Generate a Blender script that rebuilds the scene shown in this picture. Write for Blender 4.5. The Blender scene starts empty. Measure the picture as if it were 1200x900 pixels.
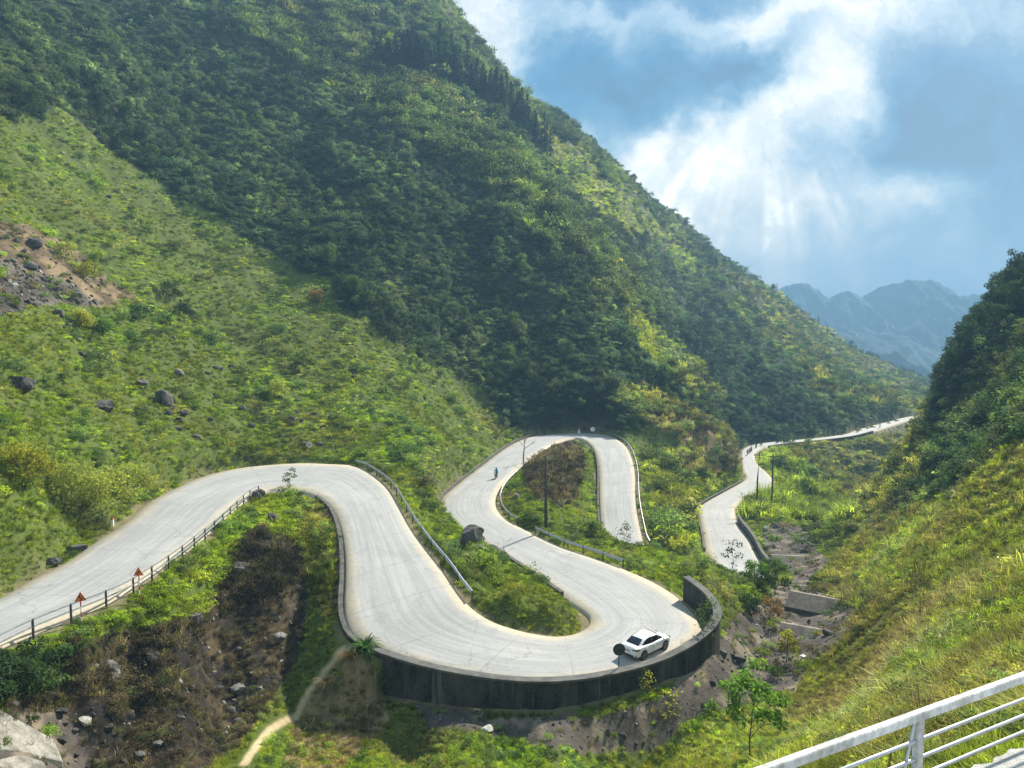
import bpy, bmesh, math, random
import numpy as np
from mathutils import Vector, Matrix, Euler

random.seed(7)
rng = np.random.default_rng(11)
scene = bpy.context.scene
COL = scene.collection

# ------------------------------------------------------------------ camera
F = 873.0                       # focal length in pixels of a 1200 px wide frame
HOR = 380.0
PITCH = math.atan((450 - HOR) / F)
cam_data = bpy.data.cameras.new("camera")
cam_data.sensor_fit = 'HORIZONTAL'
cam_data.angle = 2 * math.atan(600 / F)
cam_data.clip_start = 0.1
cam_data.clip_end = 20000
cam = bpy.data.objects.new("camera", cam_data)
COL.objects.link(cam)
cam.location = (0, 0, 0)
cam.rotation_euler = (math.pi / 2 - PITCH, 0, 0)
scene.camera = cam

# ------------------------------------------------------------------ light
SUN_AZ, SUN_EL = math.radians(36), math.radians(36)     # to the right of straight ahead (+Y)
sun_data = bpy.data.lights.new("sun", 'SUN')
sun_data.energy = 5.0
sun_data.angle = math.radians(2.5)
sun_data.color = (1.0, 0.93, 0.79)
sun = bpy.data.objects.new("sun", sun_data)
COL.objects.link(sun)
sdir = Vector((math.sin(SUN_AZ) * math.cos(SUN_EL), math.cos(SUN_AZ) * math.cos(SUN_EL), math.sin(SUN_EL)))
sun.rotation_euler = (-sdir).to_track_quat('-Z', 'Y').to_euler()

scene.view_settings.view_transform = 'Standard'
scene.view_settings.look = 'None'
scene.view_settings.exposure = 1.22
scene.view_settings.gamma = 1.0
scene.view_settings.use_curve_mapping = False
scene.cycles.use_denoising = True
scene.cycles.max_bounces = 6
scene.cycles.diffuse_bounces = 3
scene.cycles.transmission_bounces = 3
scene.cycles.transparent_max_bounces = 4
scene.cycles.volume_bounces = 1


class NT:
    """small helper to write node trees"""
    def __init__(self, tree):
        self.t = tree
        self.n = tree.nodes
        self.l = tree.links

    def node(self, kind, **kw):
        nd = self.n.new(kind)
        for k, v in kw.items():
            setattr(nd, k, v)
        return nd

    def put(self, sock, v):
        if isinstance(v, bpy.types.NodeSocket):
            self.l.new(v, sock)
        elif v is not None:
            if sock.type == 'RGBA' and not isinstance(v, (int, float)) and len(v) == 3:
                v = (*v, 1.0)
            sock.default_value = v

    def math(self, op, a, b=None, c=None, clamp=False):
        nd = self.node('ShaderNodeMath', operation=op)
        nd.use_clamp = clamp
        for i, v in enumerate((a, b, c)):
            self.put(nd.inputs[i], v)
        return nd.outputs[0]

    def vmath(self, op, a, b=None, out=0):
        nd = self.node('ShaderNodeVectorMath', operation=op)
        self.put(nd.inputs[0], a)
        if b is not None:
            self.put(nd.inputs[1], b)
        return nd.outputs[out]

    def noise(self, vec, scale, detail=4, rough=.5, dist=0.0, out=0):
        nd = self.node('ShaderNodeTexNoise')
        if vec is not None:
            self.put(nd.inputs['Vector'], vec)
        nd.inputs['Scale'].default_value = scale
        nd.inputs['Detail'].default_value = detail
        nd.inputs['Roughness'].default_value = rough
        nd.inputs['Distortion'].default_value = dist
        return nd.outputs[out]

    def ramp(self, fac, stops, interp='LINEAR'):
        nd = self.node('ShaderNodeValToRGB')
        cr = nd.color_ramp
        cr.interpolation = interp
        while len(cr.elements) < len(stops):
            cr.elements.new(0.5)
        for e, (p, c) in zip(cr.elements, stops):
            e.position = p
            e.color = (*c, 1) if len(c) == 3 else c
        self.put(nd.inputs[0], fac)
        return nd.outputs[0]

    def mix(self, fac, a, b, blend='MIX'):
        nd = self.node('ShaderNodeMix', data_type='RGBA', blend_type=blend)
        self.put(nd.inputs[0], fac)
        self.put(nd.inputs[6], a)
        self.put(nd.inputs[7], b)
        return nd.outputs[2]

    def maprange(self, v, a, b, c=0., d=1., kind='SMOOTHSTEP'):
        nd = self.node('ShaderNodeMapRange', interpolation_type=kind)
        self.put(nd.inputs[0], v)
        for i, x in enumerate((a, b, c, d)):
            nd.inputs[1 + i].default_value = x
        return nd.outputs[0]


# ------------------------------------------------------------------ sky: clouds broken by light
def build_world():
    w = bpy.data.worlds.new("World")
    scene.world = w
    w.use_nodes = True
    t = NT(w.node_tree)
    for n in list(t.n):
        t.n.remove(n)
    tc = t.node('ShaderNodeTexCoord').outputs['Generated']
    sky = t.node('ShaderNodeTexSky', sky_type='NISHITA')
    sky.sun_disc = False
    sky.sun_elevation = SUN_EL
    sky.sun_rotation = SUN_AZ
    sky.air_density = 1.5
    sky.dust_density = 1.5
    sep = t.node('ShaderNodeSeparateXYZ')
    t.l.new(tc, sep.inputs[0])
    x, y, z = sep.outputs
    ya = t.math('MAXIMUM', t.math('ABSOLUTE', y), 0.12)
    px = t.math('DIVIDE', x, ya)
    pz = t.math('DIVIDE', z, ya)
    comb = t.node('ShaderNodeCombineXYZ')
    t.l.new(px, comb.inputs[0])
    t.l.new(pz, comb.inputs[1])
    P = comb.outputs[0]
    # ragged cloud edges: warp the position with turbulence
    n1 = t.noise(P, 3.2, 6, .55, 0, out=1)
    n2 = t.noise(P, 9.0, 5, .6, 0, out=1)
    off = t.vmath('SCALE', t.vmath('SUBTRACT', n1, (.5, .5, .5)), None)
    off.node.inputs['Scale'].default_value = 0.17
    off2 = t.vmath('SCALE', t.vmath('SUBTRACT', n2, (.5, .5, .5)), None)
    off2.node.inputs['Scale'].default_value = 0.14
    W = t.vmath('ADD', t.vmath('ADD', P, off), off2)
    flat = t.vmath('MULTIPLY', W, (1, 1, 0))
    blobs = [  # u, v, half-width, half-height, strength : openings (+) and thick banks (-)
        (845, 40, 80, 44, .22), (905, 15, 55, 40, .13), (970, 112, 72, 34, .36), (890, 160, 100, 40, .22),
        (812, 185, 100, 40, .19), (735, 200, 80, 50, .18), (545, 12, 80, 80, .40), (610, 50, 60, 40, .12),
        (1062, 222, 60, 34, .46), (790, 275, 130, 80, .18), (885, 245, 140, 70, .20), (700, 30, 50, 30, .20),
        (1010, 15, 90, 60, .20), (1000, 325, 300, 70, .17), (960, 35, 90, 50, .16), (1150, 30, 120, 50, .10),
        (730, 112, 90, 45, -.20), (862, 102, 42, 30, -.40), (1120, 150, 140, 90, -.26), (1060, 180, 80, 40, -.18),
        (780, -5, 110, 22, -.22), (1010, 255, 60, 60, -.04), (1160, 260, 110, 80, -.06), (660, 90, 60, 50, -.05)]
    tot = t.math('MULTIPLY', t.math('SUBTRACT', t.noise(W, 5.5, 10, .67), .5), .95)
    tot = t.math('ADD', tot, .29)
    for u, v, ru, rv, a in blobs:
        cx, cz = (u - 600) / F, (HOR - v) / F
        m = t.node('ShaderNodeMapping', vector_type='TEXTURE')
        m.inputs['Location'].default_value = (cx, cz, 0)
        m.inputs['Scale'].default_value = (1.25 * ru / F, 1.25 * rv / F, 1)
        t.l.new(flat, m.inputs['Vector'])
        d = t.vmath('LENGTH', m.outputs[0], None, out=1)
        tot = t.math('ADD', tot, t.maprange(d, 0., 1.45, a, 0.))
    # crepuscular rays fanning out below the openings
    sx, sz = (890 - 600) / F, (HOR - 60) / F
    dx = t.math('SUBTRACT', px, sx)
    dz = t.math('SUBTRACT', pz, sz)
    ang = t.math('ARCTAN2', dx, t.math('MULTIPLY', dz, -1))
    nz = t.node('ShaderNodeTexNoise', noise_dimensions='1D')
    t.l.new(ang, nz.inputs['W'])
    nz.inputs['Scale'].default_value = 4.2
    nz.inputs['Detail'].default_value = 2
    nz.inputs['Roughness'].default_value = .6
    rays = t.maprange(nz.outputs[0], .36, .70, 0, 1)
    rad = t.math('SQRT', t.math('ADD', t.math('MULTIPLY', dx, dx), t.math('MULTIPLY', dz, dz)))
    fall = t.math('MULTIPLY', t.maprange(rad, .13, .22, 0, 1), t.maprange(rad, .22, .40, 1, 0))
    fall = t.math('MULTIPLY', fall, t.maprange(t.math('ABSOLUTE', t.math('SUBTRACT', ang, -.05)), .5, 1.15, 1, 0))
    tot = t.math('ADD', tot, t.math('MULTIPLY', t.math('MULTIPLY', rays, fall), .21))
    # unseen sky behind the viewpoint, made paler and greyer to neutralise blue fill light
    tot = t.math('ADD', t.math('MULTIPLY', tot, .9), t.maprange(y, .45, -.25, 0., .20))
    col = t.ramp(tot, [(0.0, (.03, .15, .29)), (.14, (.045, .225, .42)), (.26, (.13, .30, .47)), (.37, (.29, .45, .59)),
                       (.46, (.46, .59, .69)), (.56, (.74, .78, .78)), (.68, (1.08, 1.04, .94)), (.82, (1.9, 1.8, 1.55)), (1.0, (3.4, 3.3, 3.0))])
    cl = t.vmath('SCALE', col, None)
    cl.node.inputs['Scale'].default_value = 4.8
    mixd = t.mix(.94, sky.outputs[0], cl)
    bg = t.node('ShaderNodeBackground')
    bg.inputs['Strength'].default_value = 0.12
    t.l.new(mixd, bg.inputs['Color'])
    out = t.node('ShaderNodeOutputWorld')
    t.l.new(bg.outputs[0], out.inputs[0])
    w.cycles.sampling_method = 'MANUAL'
    w.cycles.sample_map_resolution = 512


build_world()


# ------------------------------------------------------------------ geometry of the view, used only to read positions off the survey list
CP, SP = math.cos(PITCH), math.sin(PITCH)


def ray(u, v):
    a, b = (u - 600) / F, -(v - 450) / F
    return np.array([a, CP + b * SP, -SP + b * CP])


def at_h(u, v, h):
    r = ray(u, v)
    return r * (h / -r[2])


def at_d(u, v, d):
    r = ray(u, v)
    return r * (d / r[1])


def project(P):
    x, y, z = P[..., 0], P[..., 1], P[..., 2]
    dep = y * CP - z * SP
    up = y * SP + z * CP
    dep = np.maximum(dep, .01)
    return 600 + F * x / dep, 450 - F * up / dep


# ------------------------------------------------------------------ noise
_perm = rng.permutation(4096)


def vnoise(x, y):
    xi = np.floor(x).astype(np.int64); yi = np.floor(y).astype(np.int64)
    xf = x - xi; yf = y - yi
    def g(i, j):
        h = _perm[(_perm[i & 4095] + j) & 4095]
        a = h * (2 * math.pi / 4096)
        return np.cos(a), np.sin(a)
    def dot(i, j, dx, dy):
        gx, gy = g(i, j)
        return gx * dx + gy * dy
    ux = xf * xf * xf * (xf * (xf * 6 - 15) + 10); uy = yf * yf * yf * (yf * (yf * 6 - 15) + 10)
    a = dot(xi, yi, xf, yf); b = dot(xi + 1, yi, xf - 1, yf)
    c = dot(xi, yi + 1, xf, yf - 1); d = dot(xi + 1, yi + 1, xf - 1, yf - 1)
    return (a + ux * (b - a)) * (1 - uy) + (c + ux * (d - c)) * uy


def fbm(x, y, oct=4, gain=.5):
    s = np.zeros_like(x, dtype=float); a = 1.0
    for k in range(oct):
        s += a * vnoise(x * 2 ** k + 17.3 * k, y * 2 ** k - 9.1 * k)
        a *= gain
    return s


def sstep(x, a, b):
    t = np.clip((x - a) / (b - a), 0, 1)
    return t * t * (3 - 2 * t)


# ------------------------------------------------------------------ the road survey: edge pairs and drop below the viewpoint
ROAD = [((-420, 900), (-150, 850), 15.9), ((-160, 778), (0, 757), 16.3), ((0, 701), (128, 703), 16.6),
        ((37, 680), (163, 682), 16.7), ((77, 660), (192, 663), 16.8), ((110, 637), (222, 640), 16.9),
        ((147, 613), (250, 617), 17.0), ((173, 590), (275, 594), 17.1), ((207, 572), (288, 584), 17.2),
        ((240, 558), (298, 579), 17.3), ((285, 548), (313, 575), 17.4), ((347, 543), (335, 573.5), 17.5),
        ((387, 544), (352, 575), 17.6), ((415, 546), (367, 579), 17.7), ((435, 555), (380, 586), 17.9),
        ((455, 572), (392, 598), 18.2), ((467, 592), (400, 618), 18.6), ((482, 620), (405, 645), 19.3),
        ((500, 645), (406, 675), 20.1), ((520, 670), (405, 705), 20.9), ((533, 690), (408, 728), 21.5),
        ((550, 711), (420, 748), 22.1), ((573, 727), (455, 766.5), 22.7), ((600, 737), (520, 785), 23.2),
        ((630, 744), (600, 797), 23.6), ((658, 746), (665, 797), 23.8), ((680, 741), (730, 786), 24),
        ((691, 733), (790, 766), 24), ((693, 726), (818, 742), 24), ((687, 717), (815, 725), 24),
        ((667, 704), (792, 699), 24.1), ((640, 685), (760, 680), 24.2), ((615, 668), (725, 665), 24.3),
        ((595, 655), (690, 652), 24.4), ((567, 636), (655, 640), 24.5), ((540, 620), (622, 624.5), 24.5),
        ((525, 612), (603, 615), 24.6), ((516, 603), (588, 605), 24.6), ((515, 594), (580.5, 593), 24.7),
        ((520, 582), (581, 580), 24.8), ((535, 569), (588, 567), 25), ((550, 557), (600, 555), 25.2),
        ((570, 542), (616, 541), 25.4), ((590, 527), (634, 528), 25.6), ((610, 516), (647, 520), 25.8),
        ((630, 510.5), (660, 515.5), 26), ((657, 508.5), (670, 513.2), 26), ((685, 508), (678, 513.2), 26.1),
        ((710, 510), (687, 516.5), 26.4), ((725, 516), (694, 523), 26.7), ((735, 525), (699, 532), 27.1),
        ((741, 540), (702, 545), 27.6), ((744, 557), (703, 562), 28.3), ((744, 580), (703, 583), 29.2),
        ((746, 600), (704, 603), 30.1), ((750, 620), (706, 625), 31), ((755, 637), (712, 645), 31.7),
        ('xy', (20.5, 104.5), (14.3, 101), 32.8), ('xy', (23.5, 103.0), (21, 96.5), 33.8),
        ('xy', (27.5, 103.0), (30, 96.5), 34.8), ('xy', (30, 105.5), (36.5, 102), 35.6),
        ((829, 648), (890, 655), 36.4), ((826, 630), (879, 633), 37), ((822, 612), (865, 615), 37.5),
        ((820, 598), (861, 602), 38), ((825, 590), (862, 592), 38.3), ((850, 576), (876, 581), 38.9),
        ((868, 566), (895, 575), 39.4), ((875, 560), (906, 565), 39.8), ((871, 552), (899, 554.5), 40.3),
        ((870, 542), (888, 545), 40.8), ((869, 533), (884, 536), 41.2), ((872, 525.5), (886, 529), 41.6),
        ((887, 520.5), (896, 524.5), 42), ((912, 517.3), (920, 521), 42.3), ((950, 514), (957, 517.3), 42.8),
        ((990, 509), (995, 512.7), 43.3), ((1007, 503), (1017, 507.5), 43.7), ((1037, 495), (1043, 499.5), 44.5),
        ((1062, 489), (1067, 492), 45.2), ((1087, 485), (1090, 487.5), 46), ((1115, 481), (1117, 483.5), 46.8),
        ((1150, 478), (1151, 480.5), 47.5)]
kL, kR = [], []
for st in ROAD:
    if st[0] == 'xy':
        _, a, b, h = st
        kL.append((*a, -h)); kR.append((*b, -h))
    else:
        a, b, h = st
        kL.append(at_h(*a, h)); kR.append(at_h(*b, h))
kL, kR = np.array(kL, float), np.array(kR, float)


def catmull(P, sub):
    out = []
    n = len(P)
    for i in range(n - 1):
        p0, p1, p2, p3 = P[max(i - 1, 0)], P[i], P[i + 1], P[min(i + 2, n - 1)]
        for k in range(sub):
            t = k / sub
            out.append(.5 * (2 * p1 + (p2 - p0) * t + (2 * p0 - 5 * p1 + 4 * p2 - p3) * t * t + (3 * p1 - p0 - 3 * p2 + p3) * t ** 3))
    out.append(P[-1])
    return np.array(out)


SUB = 10
rL, rR = catmull(kL, SUB), catmull(kR, SUB)
for _ in range(6):   # ease the survey wobble
    for q in (rL, rR):
        q[1:-1] = .25 * q[:-2] + .5 * q[1:-1] + .25 * q[2:]
rC = (rL + rR) / 2
rHW = np.linalg.norm((rL - rR)[:, :2], axis=1) / 2


def near_road(x, y):
    """for points: distance outside the road edge (negative on the road), road height there, station, side (+ = left edge side)"""
    n = len(x)
    q = np.empty(n); zr = np.empty(n); st = np.empty(n, int); sd = np.empty(n)
    E = [rL, rR]
    C = rC.astype(np.float32)
    c2 = (C[:, :2] ** 2).sum(1)
    for i in range(0, n, 20000):
        X = np.stack([x[i:i + 20000], y[i:i + 20000]], 1).astype(np.float32)
        best = None
        ds = []
        for e in E:
            ee = e[:, :2].astype(np.float32)
            d2 = (X ** 2).sum(1)[:, None] - 2 * X @ ee.T + (ee ** 2).sum(1)[None]
            k = d2.argmin(1)
            ds.append((k, np.sqrt(np.maximum(d2[np.arange(len(X)), k], 0))))
        side = np.where(ds[0][1] < ds[1][1], 1.0, -1.0)
        k = np.where(side > 0, ds[0][0], ds[1][0])
        dd = np.where(side > 0, ds[0][1], ds[1][1])
        edge = np.where((side > 0)[:, None], rL[k, :2], rR[k, :2])
        cen = rC[k, :2]
        nrm = edge - cen
        nrm /= np.linalg.norm(nrm, axis=1)[:, None] + 1e-9
        sign = np.sign(((X - edge) * nrm).sum(1))
        q[i:i + 20000] = dd * sign
        zr[i:i + 20000] = rC[k, 2]; st[i:i + 20000] = k; sd[i:i + 20000] = side
    return q, zr, st, sd


# ------------------------------------------------------------------ the land survey: sight line and distance
LAND = [  # left slope above the road
    (0, 640, 47.5), (0, 600, 50), (0, 500, 58), (0, 440, 68), (0, 350, 85), (0, 250, 110), (0, 120, 150), (0, 0, 210), (0, -160, 330),
    (100, 625, 60), (100, 560, 65), (100, 480, 76), (100, 400, 93), (100, 300, 122), (100, 180, 165), (100, 60, 225),
    (200, 562, 77), (200, 500, 87), (200, 420, 108), (200, 330, 140), (200, 220, 185), (200, 110, 240), (200, 0, 300), (200, -160, 420),
    (300, 520, 98), (300, 470, 113), (300, 400, 138), (300, 310, 172), (300, 200, 220), (300, 100, 275), (300, 0, 345), (400, -140, 540),
    (400, 525, 100), (400, 480, 118), (400, 400, 152), (400, 310, 188), (400, 200, 238), (400, 100, 300), (400, 0, 385),
    (470, 560, 88), (470, 520, 105), (470, 460, 140), (470, 390, 175), (470, 300, 205), (470, 200, 252), (470, 100, 325), (470, 20, 400),
    (500, 590, 82), (510, 560, 96), (540, 540, 116), (575, 515, 155), (540, 490, 158), (540, 430, 180), (540, 340, 205), (540, 240, 250), (540, 140, 330), (545, 80, 390),
    (600, 500, 170), (600, 470, 178), (600, 400, 197), (600, 300, 230), (600, 220, 275), (600, 150, 360), (600, 115, 450),
    (660, 495, 178), (660, 440, 190), (660, 360, 215), (660, 280, 265), (660, 210, 360),
    (700, 495, 178), (700, 440, 192), (700, 380, 218), (700, 300, 285), (700, 230, 390),
    (750, 510, 176), (750, 460, 193), (750, 415, 214), (750, 340, 315), (750, 270, 430),
    (800, 525, 180), (800, 480, 196), (800, 445, 214), (840, 500, 204), (855, 535, 200), (845, 555, 190), (862, 545, 205),
    # ridge line of the mountain
    (520, 0, 480), (545, 33, 485), (587, 87, 500), (653, 138, 525), (720, 193, 555), (800, 263, 600), (850, 307, 640), (897, 338, 690),
    (943, 373, 740), (1013, 420, 820), (1048, 437, 860), (1083, 447, 900), (1130, 452, 980),
    # gully behind the spur and the far face
    (800, 475, 262), (840, 505, 245), (860, 508, 262), (840, 440, 310), (840, 390, 380), (840, 340, 500), (790, 350, 400), (790, 300, 500),
    (900, 495, 284), (900, 450, 315), (900, 410, 400), (900, 370, 520), (950, 490, 292), (950, 450, 340), (950, 420, 450), (950, 395, 600),
    (1000, 485, 325), (1000, 460, 400), (1000, 440, 520), (1040, 475, 370), (1040, 455, 520), (1075, 475, 420), (1075, 460, 560),
    # between the loop and the lower road
    (790, 640, 106), (790, 610, 118), (775, 570, 146), (765, 545, 162), (800, 590, 140), (810, 620, 118), (820, 570, 172),
    # median strips and loop island
    (580, 690, 61.5), (600, 715, 56), (630, 722, 56.5), (560, 650, 68), (530, 640, 72), (640, 555, 116), (640, 595, 94), (665, 615, 96), (690, 600, 104), (670, 530, 142), (680, 560, 122),
    (760, 645, 85), (720, 636, 91), (790, 655, 84), (815, 662, 84), (840, 668, 84), (865, 678, 86), (850, 715, 68),
    # lower left mound
    (345, 572, 79), (330, 610, 69), (300, 640, 61), (230, 680, 52), (200, 720, 45.5), (330, 700, 56), (385, 650, 66), (390, 700, 58), (380, 750, 54),
    (100, 770, 38.5), (150, 800, 41), (250, 800, 47), (350, 800, 51), (100, 870, 36), (430, 800, 51), (0, 820, 33.5), (0, 890, 31),
    # stream bed
    (480, 835, 49.3), (600, 836, 50), (700, 835, 51), (770, 815, 54), (830, 770, 59.5), (845, 740, 64), (760, 850, 51), (870, 790, 60), (900, 760, 66), (940, 720, 78), (950, 680, 95),
    (930, 640, 120), (915, 620, 132), (600, 875, 45.5), (450, 880, 43.5), (300, 880, 40), (800, 890, 44), (700, 890, 45),
    # right slope
    (900, 860, 46), (900, 900, 33), (950, 880, 28), (960, 780, 60), (1000, 830, 42), (1000, 770, 57), (1050, 820, 28), (1050, 760, 45), (1050, 680, 68), (1100, 780, 31), (1100, 700, 54), (1100, 620, 84),
    (1200, 760, 25), (1200, 660, 46), (1200, 560, 70), (1200, 480, 95), (1150, 550, 88), (1150, 620, 68), (1072, 600, 106), (1000, 690, 84), (1015, 642, 104), (972, 662, 102),
    (1050, 606, 112), (1098, 545, 122), (1106, 505, 130), (1108, 470, 138), (1120, 430, 150), (1150, 385, 165), (1200, 330, 180), (1150, 450, 135), (1200, 420, 122), (1350, 300, 150), (1350, 500, 60), (1350, 640, 32),
    # valley beyond
    (930, 560, 208), (950, 580, 184), (1000, 545, 250), (1040, 565, 235), (1000, 590, 192), (960, 605, 166), (935, 612, 152), (1070, 520, 300), (1050, 505, 335), (980, 525, 262), (940, 530, 245), (1020, 520, 285),
]
WORLD = [  # x, y, z of ground that the photograph does not show
    (0, 3, -7.5), (-5, 5, -8), (6, 6, -7.8), (3.5, 10.5, -9.6), (8, 13, -9.7), (0, 10, -10), (-10, 10, -11), (-25, 20, -14.5), (0, 20, -15), (-12, 20, -15.5), (12, 8, -8.2), (0, 30, -20.5), (20, 15, -7),
    (-8, 1, -7), (8, 1, -5), (60, 30, 5), (-60, 40, -6), (140, 120, 45), (150, 60, 50),
    (-150, 900, 60), (0, 900, 20), (120, 1000, -10), (300, 1100, -80), (650, 1300, -110), (-400, 700, 150), (500, 600, -70), (500, 450, -40), (300, 260, -10), (200, 330, -48), (400, 400, -50),
    (260, 200, 40), (-300, 300, 180), (-300, 150, 100), (-600, 600, 200), (0, 2000, -120), (1200, 1800, -140), (-1500, 1500, 0), (1500, 1000, 0), (0, 3400, -150), (2400, 2600, -150), (-2500, 2500, -150),
    (900, 500, 60), (-800, 200, 100)]


def tpar(x, y):
    r = np.sqrt(x * x + y * y)
    return 3.6 * np.arctan2(x, y), np.log(r + 4.0), r


def build_rbf():
    pts = [at_d(*p) for p in LAND] + [np.array(w, float) for w in WORLD]
    for i in range(0, len(rC), 9):
        pts.append(rC[i])
    P = np.array(pts)
    s, t, r = tpar(P[:, 0], P[:, 1])
    val = P[:, 2] / (r + 15)
    S = np.stack([s, t], 1)
    n = len(S)
    D = np.sqrt(((S[:, None] - S[None]) ** 2).sum(-1)) + 1e-9
    K = D * D * np.log(D)
    A = np.zeros((n + 3, n + 3))
    A[:n, :n] = K + np.eye(n) * 0.0006
    A[:n, n] = 1; A[:n, n + 1:] = S
    A[n, :n] = 1; A[n + 1:, :n] = S.T
    b = np.zeros(n + 3); b[:n] = val
    w = np.linalg.solve(A, b)
    return S, w


RS, RW = build_rbf()


def base_height(x, y):
    s, t, r = tpar(x, y)
    n = len(RS)
    out = np.empty(len(x))
    for i in range(0, len(x), 20000):
        a = np.stack([s[i:i + 20000], t[i:i + 20000]], 1)
        d2 = (a ** 2).sum(1)[:, None] - 2 * a @ RS.T + (RS ** 2).sum(1)[None]
        d2 = np.maximum(d2, 1e-12)
        out[i:i + 20000] = (0.5 * d2 * np.log(d2)) @ RW[:n] + RW[n] + a @ RW[n + 1:]
    return out * (r + 15)


# stretches with a retaining wall: (first key station, last, side) where the ground drops at the very edge
WALLED = [(21.9, 27.9, -1)]


def ground(x, y, rough=True):
    """height of the land at world x, y and how far the point is outside the road"""
    x = np.asarray(x, float); y = np.asarray(y, float)
    z = base_height(x, y)
    r = np.sqrt(x * x + y * y)
    q, zr, st, sd = near_road(x, y)
    far = r > 430
    q = np.where(far, 50., q)
    if rough:
        amp = sstep(q, .5, 9)
        big = sstep(r, 60, 260)
        z = z + amp * (fbm(x / 7., y / 7., 3) * .45 + big * (fbm(x / 45. + 3, y / 45., 4) * 5.0 + (.28 - np.abs(fbm(x / 38. + 7, y / 38. - 4, 4))) * 9.0 + fbm(x / 16. + 9, y / 16., 3) * 1.9)
                       + fbm(x / 2.2 + 5, y / 2.2, 2) * .16 + sstep(r, 45, 60) * (1 - sstep(r, 150, 220)) * fbm(x / 4.5 + y / 9. + 2, y / 3.0 - x / 12., 3) * .42)
        hi = sstep(r, 900, 1800)
        z = z + hi * fbm(x / 500., y / 500., 5) * 60
    k = st / SUB
    wall = np.zeros(len(x), bool)
    for a, b, s in WALLED:
        wall |= (k > a) & (k < b) & (sd == s)
    low = .14 + .0014 * r
    fl = (sd == -1) & (k > 12.5) & (k < 22.2) & (q < 9)
    slope = np.interp(k, [12.5, 19, 21.2, 22.2], [.25, .30, .55, 1.1])
    z = np.where(fl, np.maximum(z, zr - .35 - slope * np.maximum(q, 0) - .03 * np.maximum(q, 0) ** 2), z)
    wf = np.where(wall, 1 - sstep(q, 1.2, 5.5), 0.)
    z = z * (1 - wf) + (-25.35 + .18 * fbm(x / 1.7, y / 1.7, 3)) * wf
    wdt = np.where(wall, .22, 2.2)
    st0 = np.where(wall, .10, .45)
    f = np.clip((q - st0) / wdt, 0, 1)
    f = f * f * (3 - 2 * f)
    z = (zr - low - .9 * sstep(-q, .5, 1.4)) * (1 - f) + z * f
    return z, q, st, sd


def gz(x, y):
    return float(ground(np.array([x]), np.array([y]))[0][0])


# ------------------------------------------------------------------ object helpers
def tag(o, label=None, cat=None, group=None, kind=None):
    if label: o['label'] = label
    if cat: o['category'] = cat
    if group: o['group'] = group
    if kind: o['kind'] = kind
    return o


def np_mesh(name, V, faces, mats=(), smooth=True, parent=None, link=True, face_mats=None):
    """mesh object from arrays; faces is an (n, k) array or a list of tuples"""
    me = bpy.data.meshes.new(name)
    V = np.asarray(V, np.float32)
    if isinstance(faces, np.ndarray):
        n, k = faces.shape
        me.vertices.add(len(V)); me.vertices.foreach_set('co', V.ravel())
        me.loops.add(n * k); me.loops.foreach_set('vertex_index', faces.astype(np.int32).ravel())
        me.polygons.add(n); me.polygons.foreach_set('loop_start', np.arange(0, n * k, k, dtype=np.int32))
        me.update(calc_edges=True)
    else:
        me.from_pydata([tuple(map(float, v)) for v in V], [], [tuple(map(int, f)) for f in faces])
    for m in mats:
        me.materials.append(m)
    if face_mats is not None:
        me.polygons.foreach_set('material_index', np.asarray(face_mats, np.int32))
    me.polygons.foreach_set('use_smooth', [smooth] * len(me.polygons))
    me.validate()
    o = bpy.data.objects.new(name, me)
    if link:
        COL.objects.link(o)
    if parent:
        o.parent = parent
    return o


def empty(name, loc, rz=0, label=None, cat=None, group=None):
    o = bpy.data.objects.new(name, None)
    COL.objects.link(o)
    o.location = tuple(map(float, loc)); o.rotation_euler = (0, 0, rz)
    o.empty_display_size = .3
    return tag(o, label, cat, group)


def copy_thing(o, parent=None):
    c = o.copy(); COL.objects.link(c)
    c.parent = parent
    for ch in o.children:
        copy_thing(ch, c)
    return c


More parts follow.
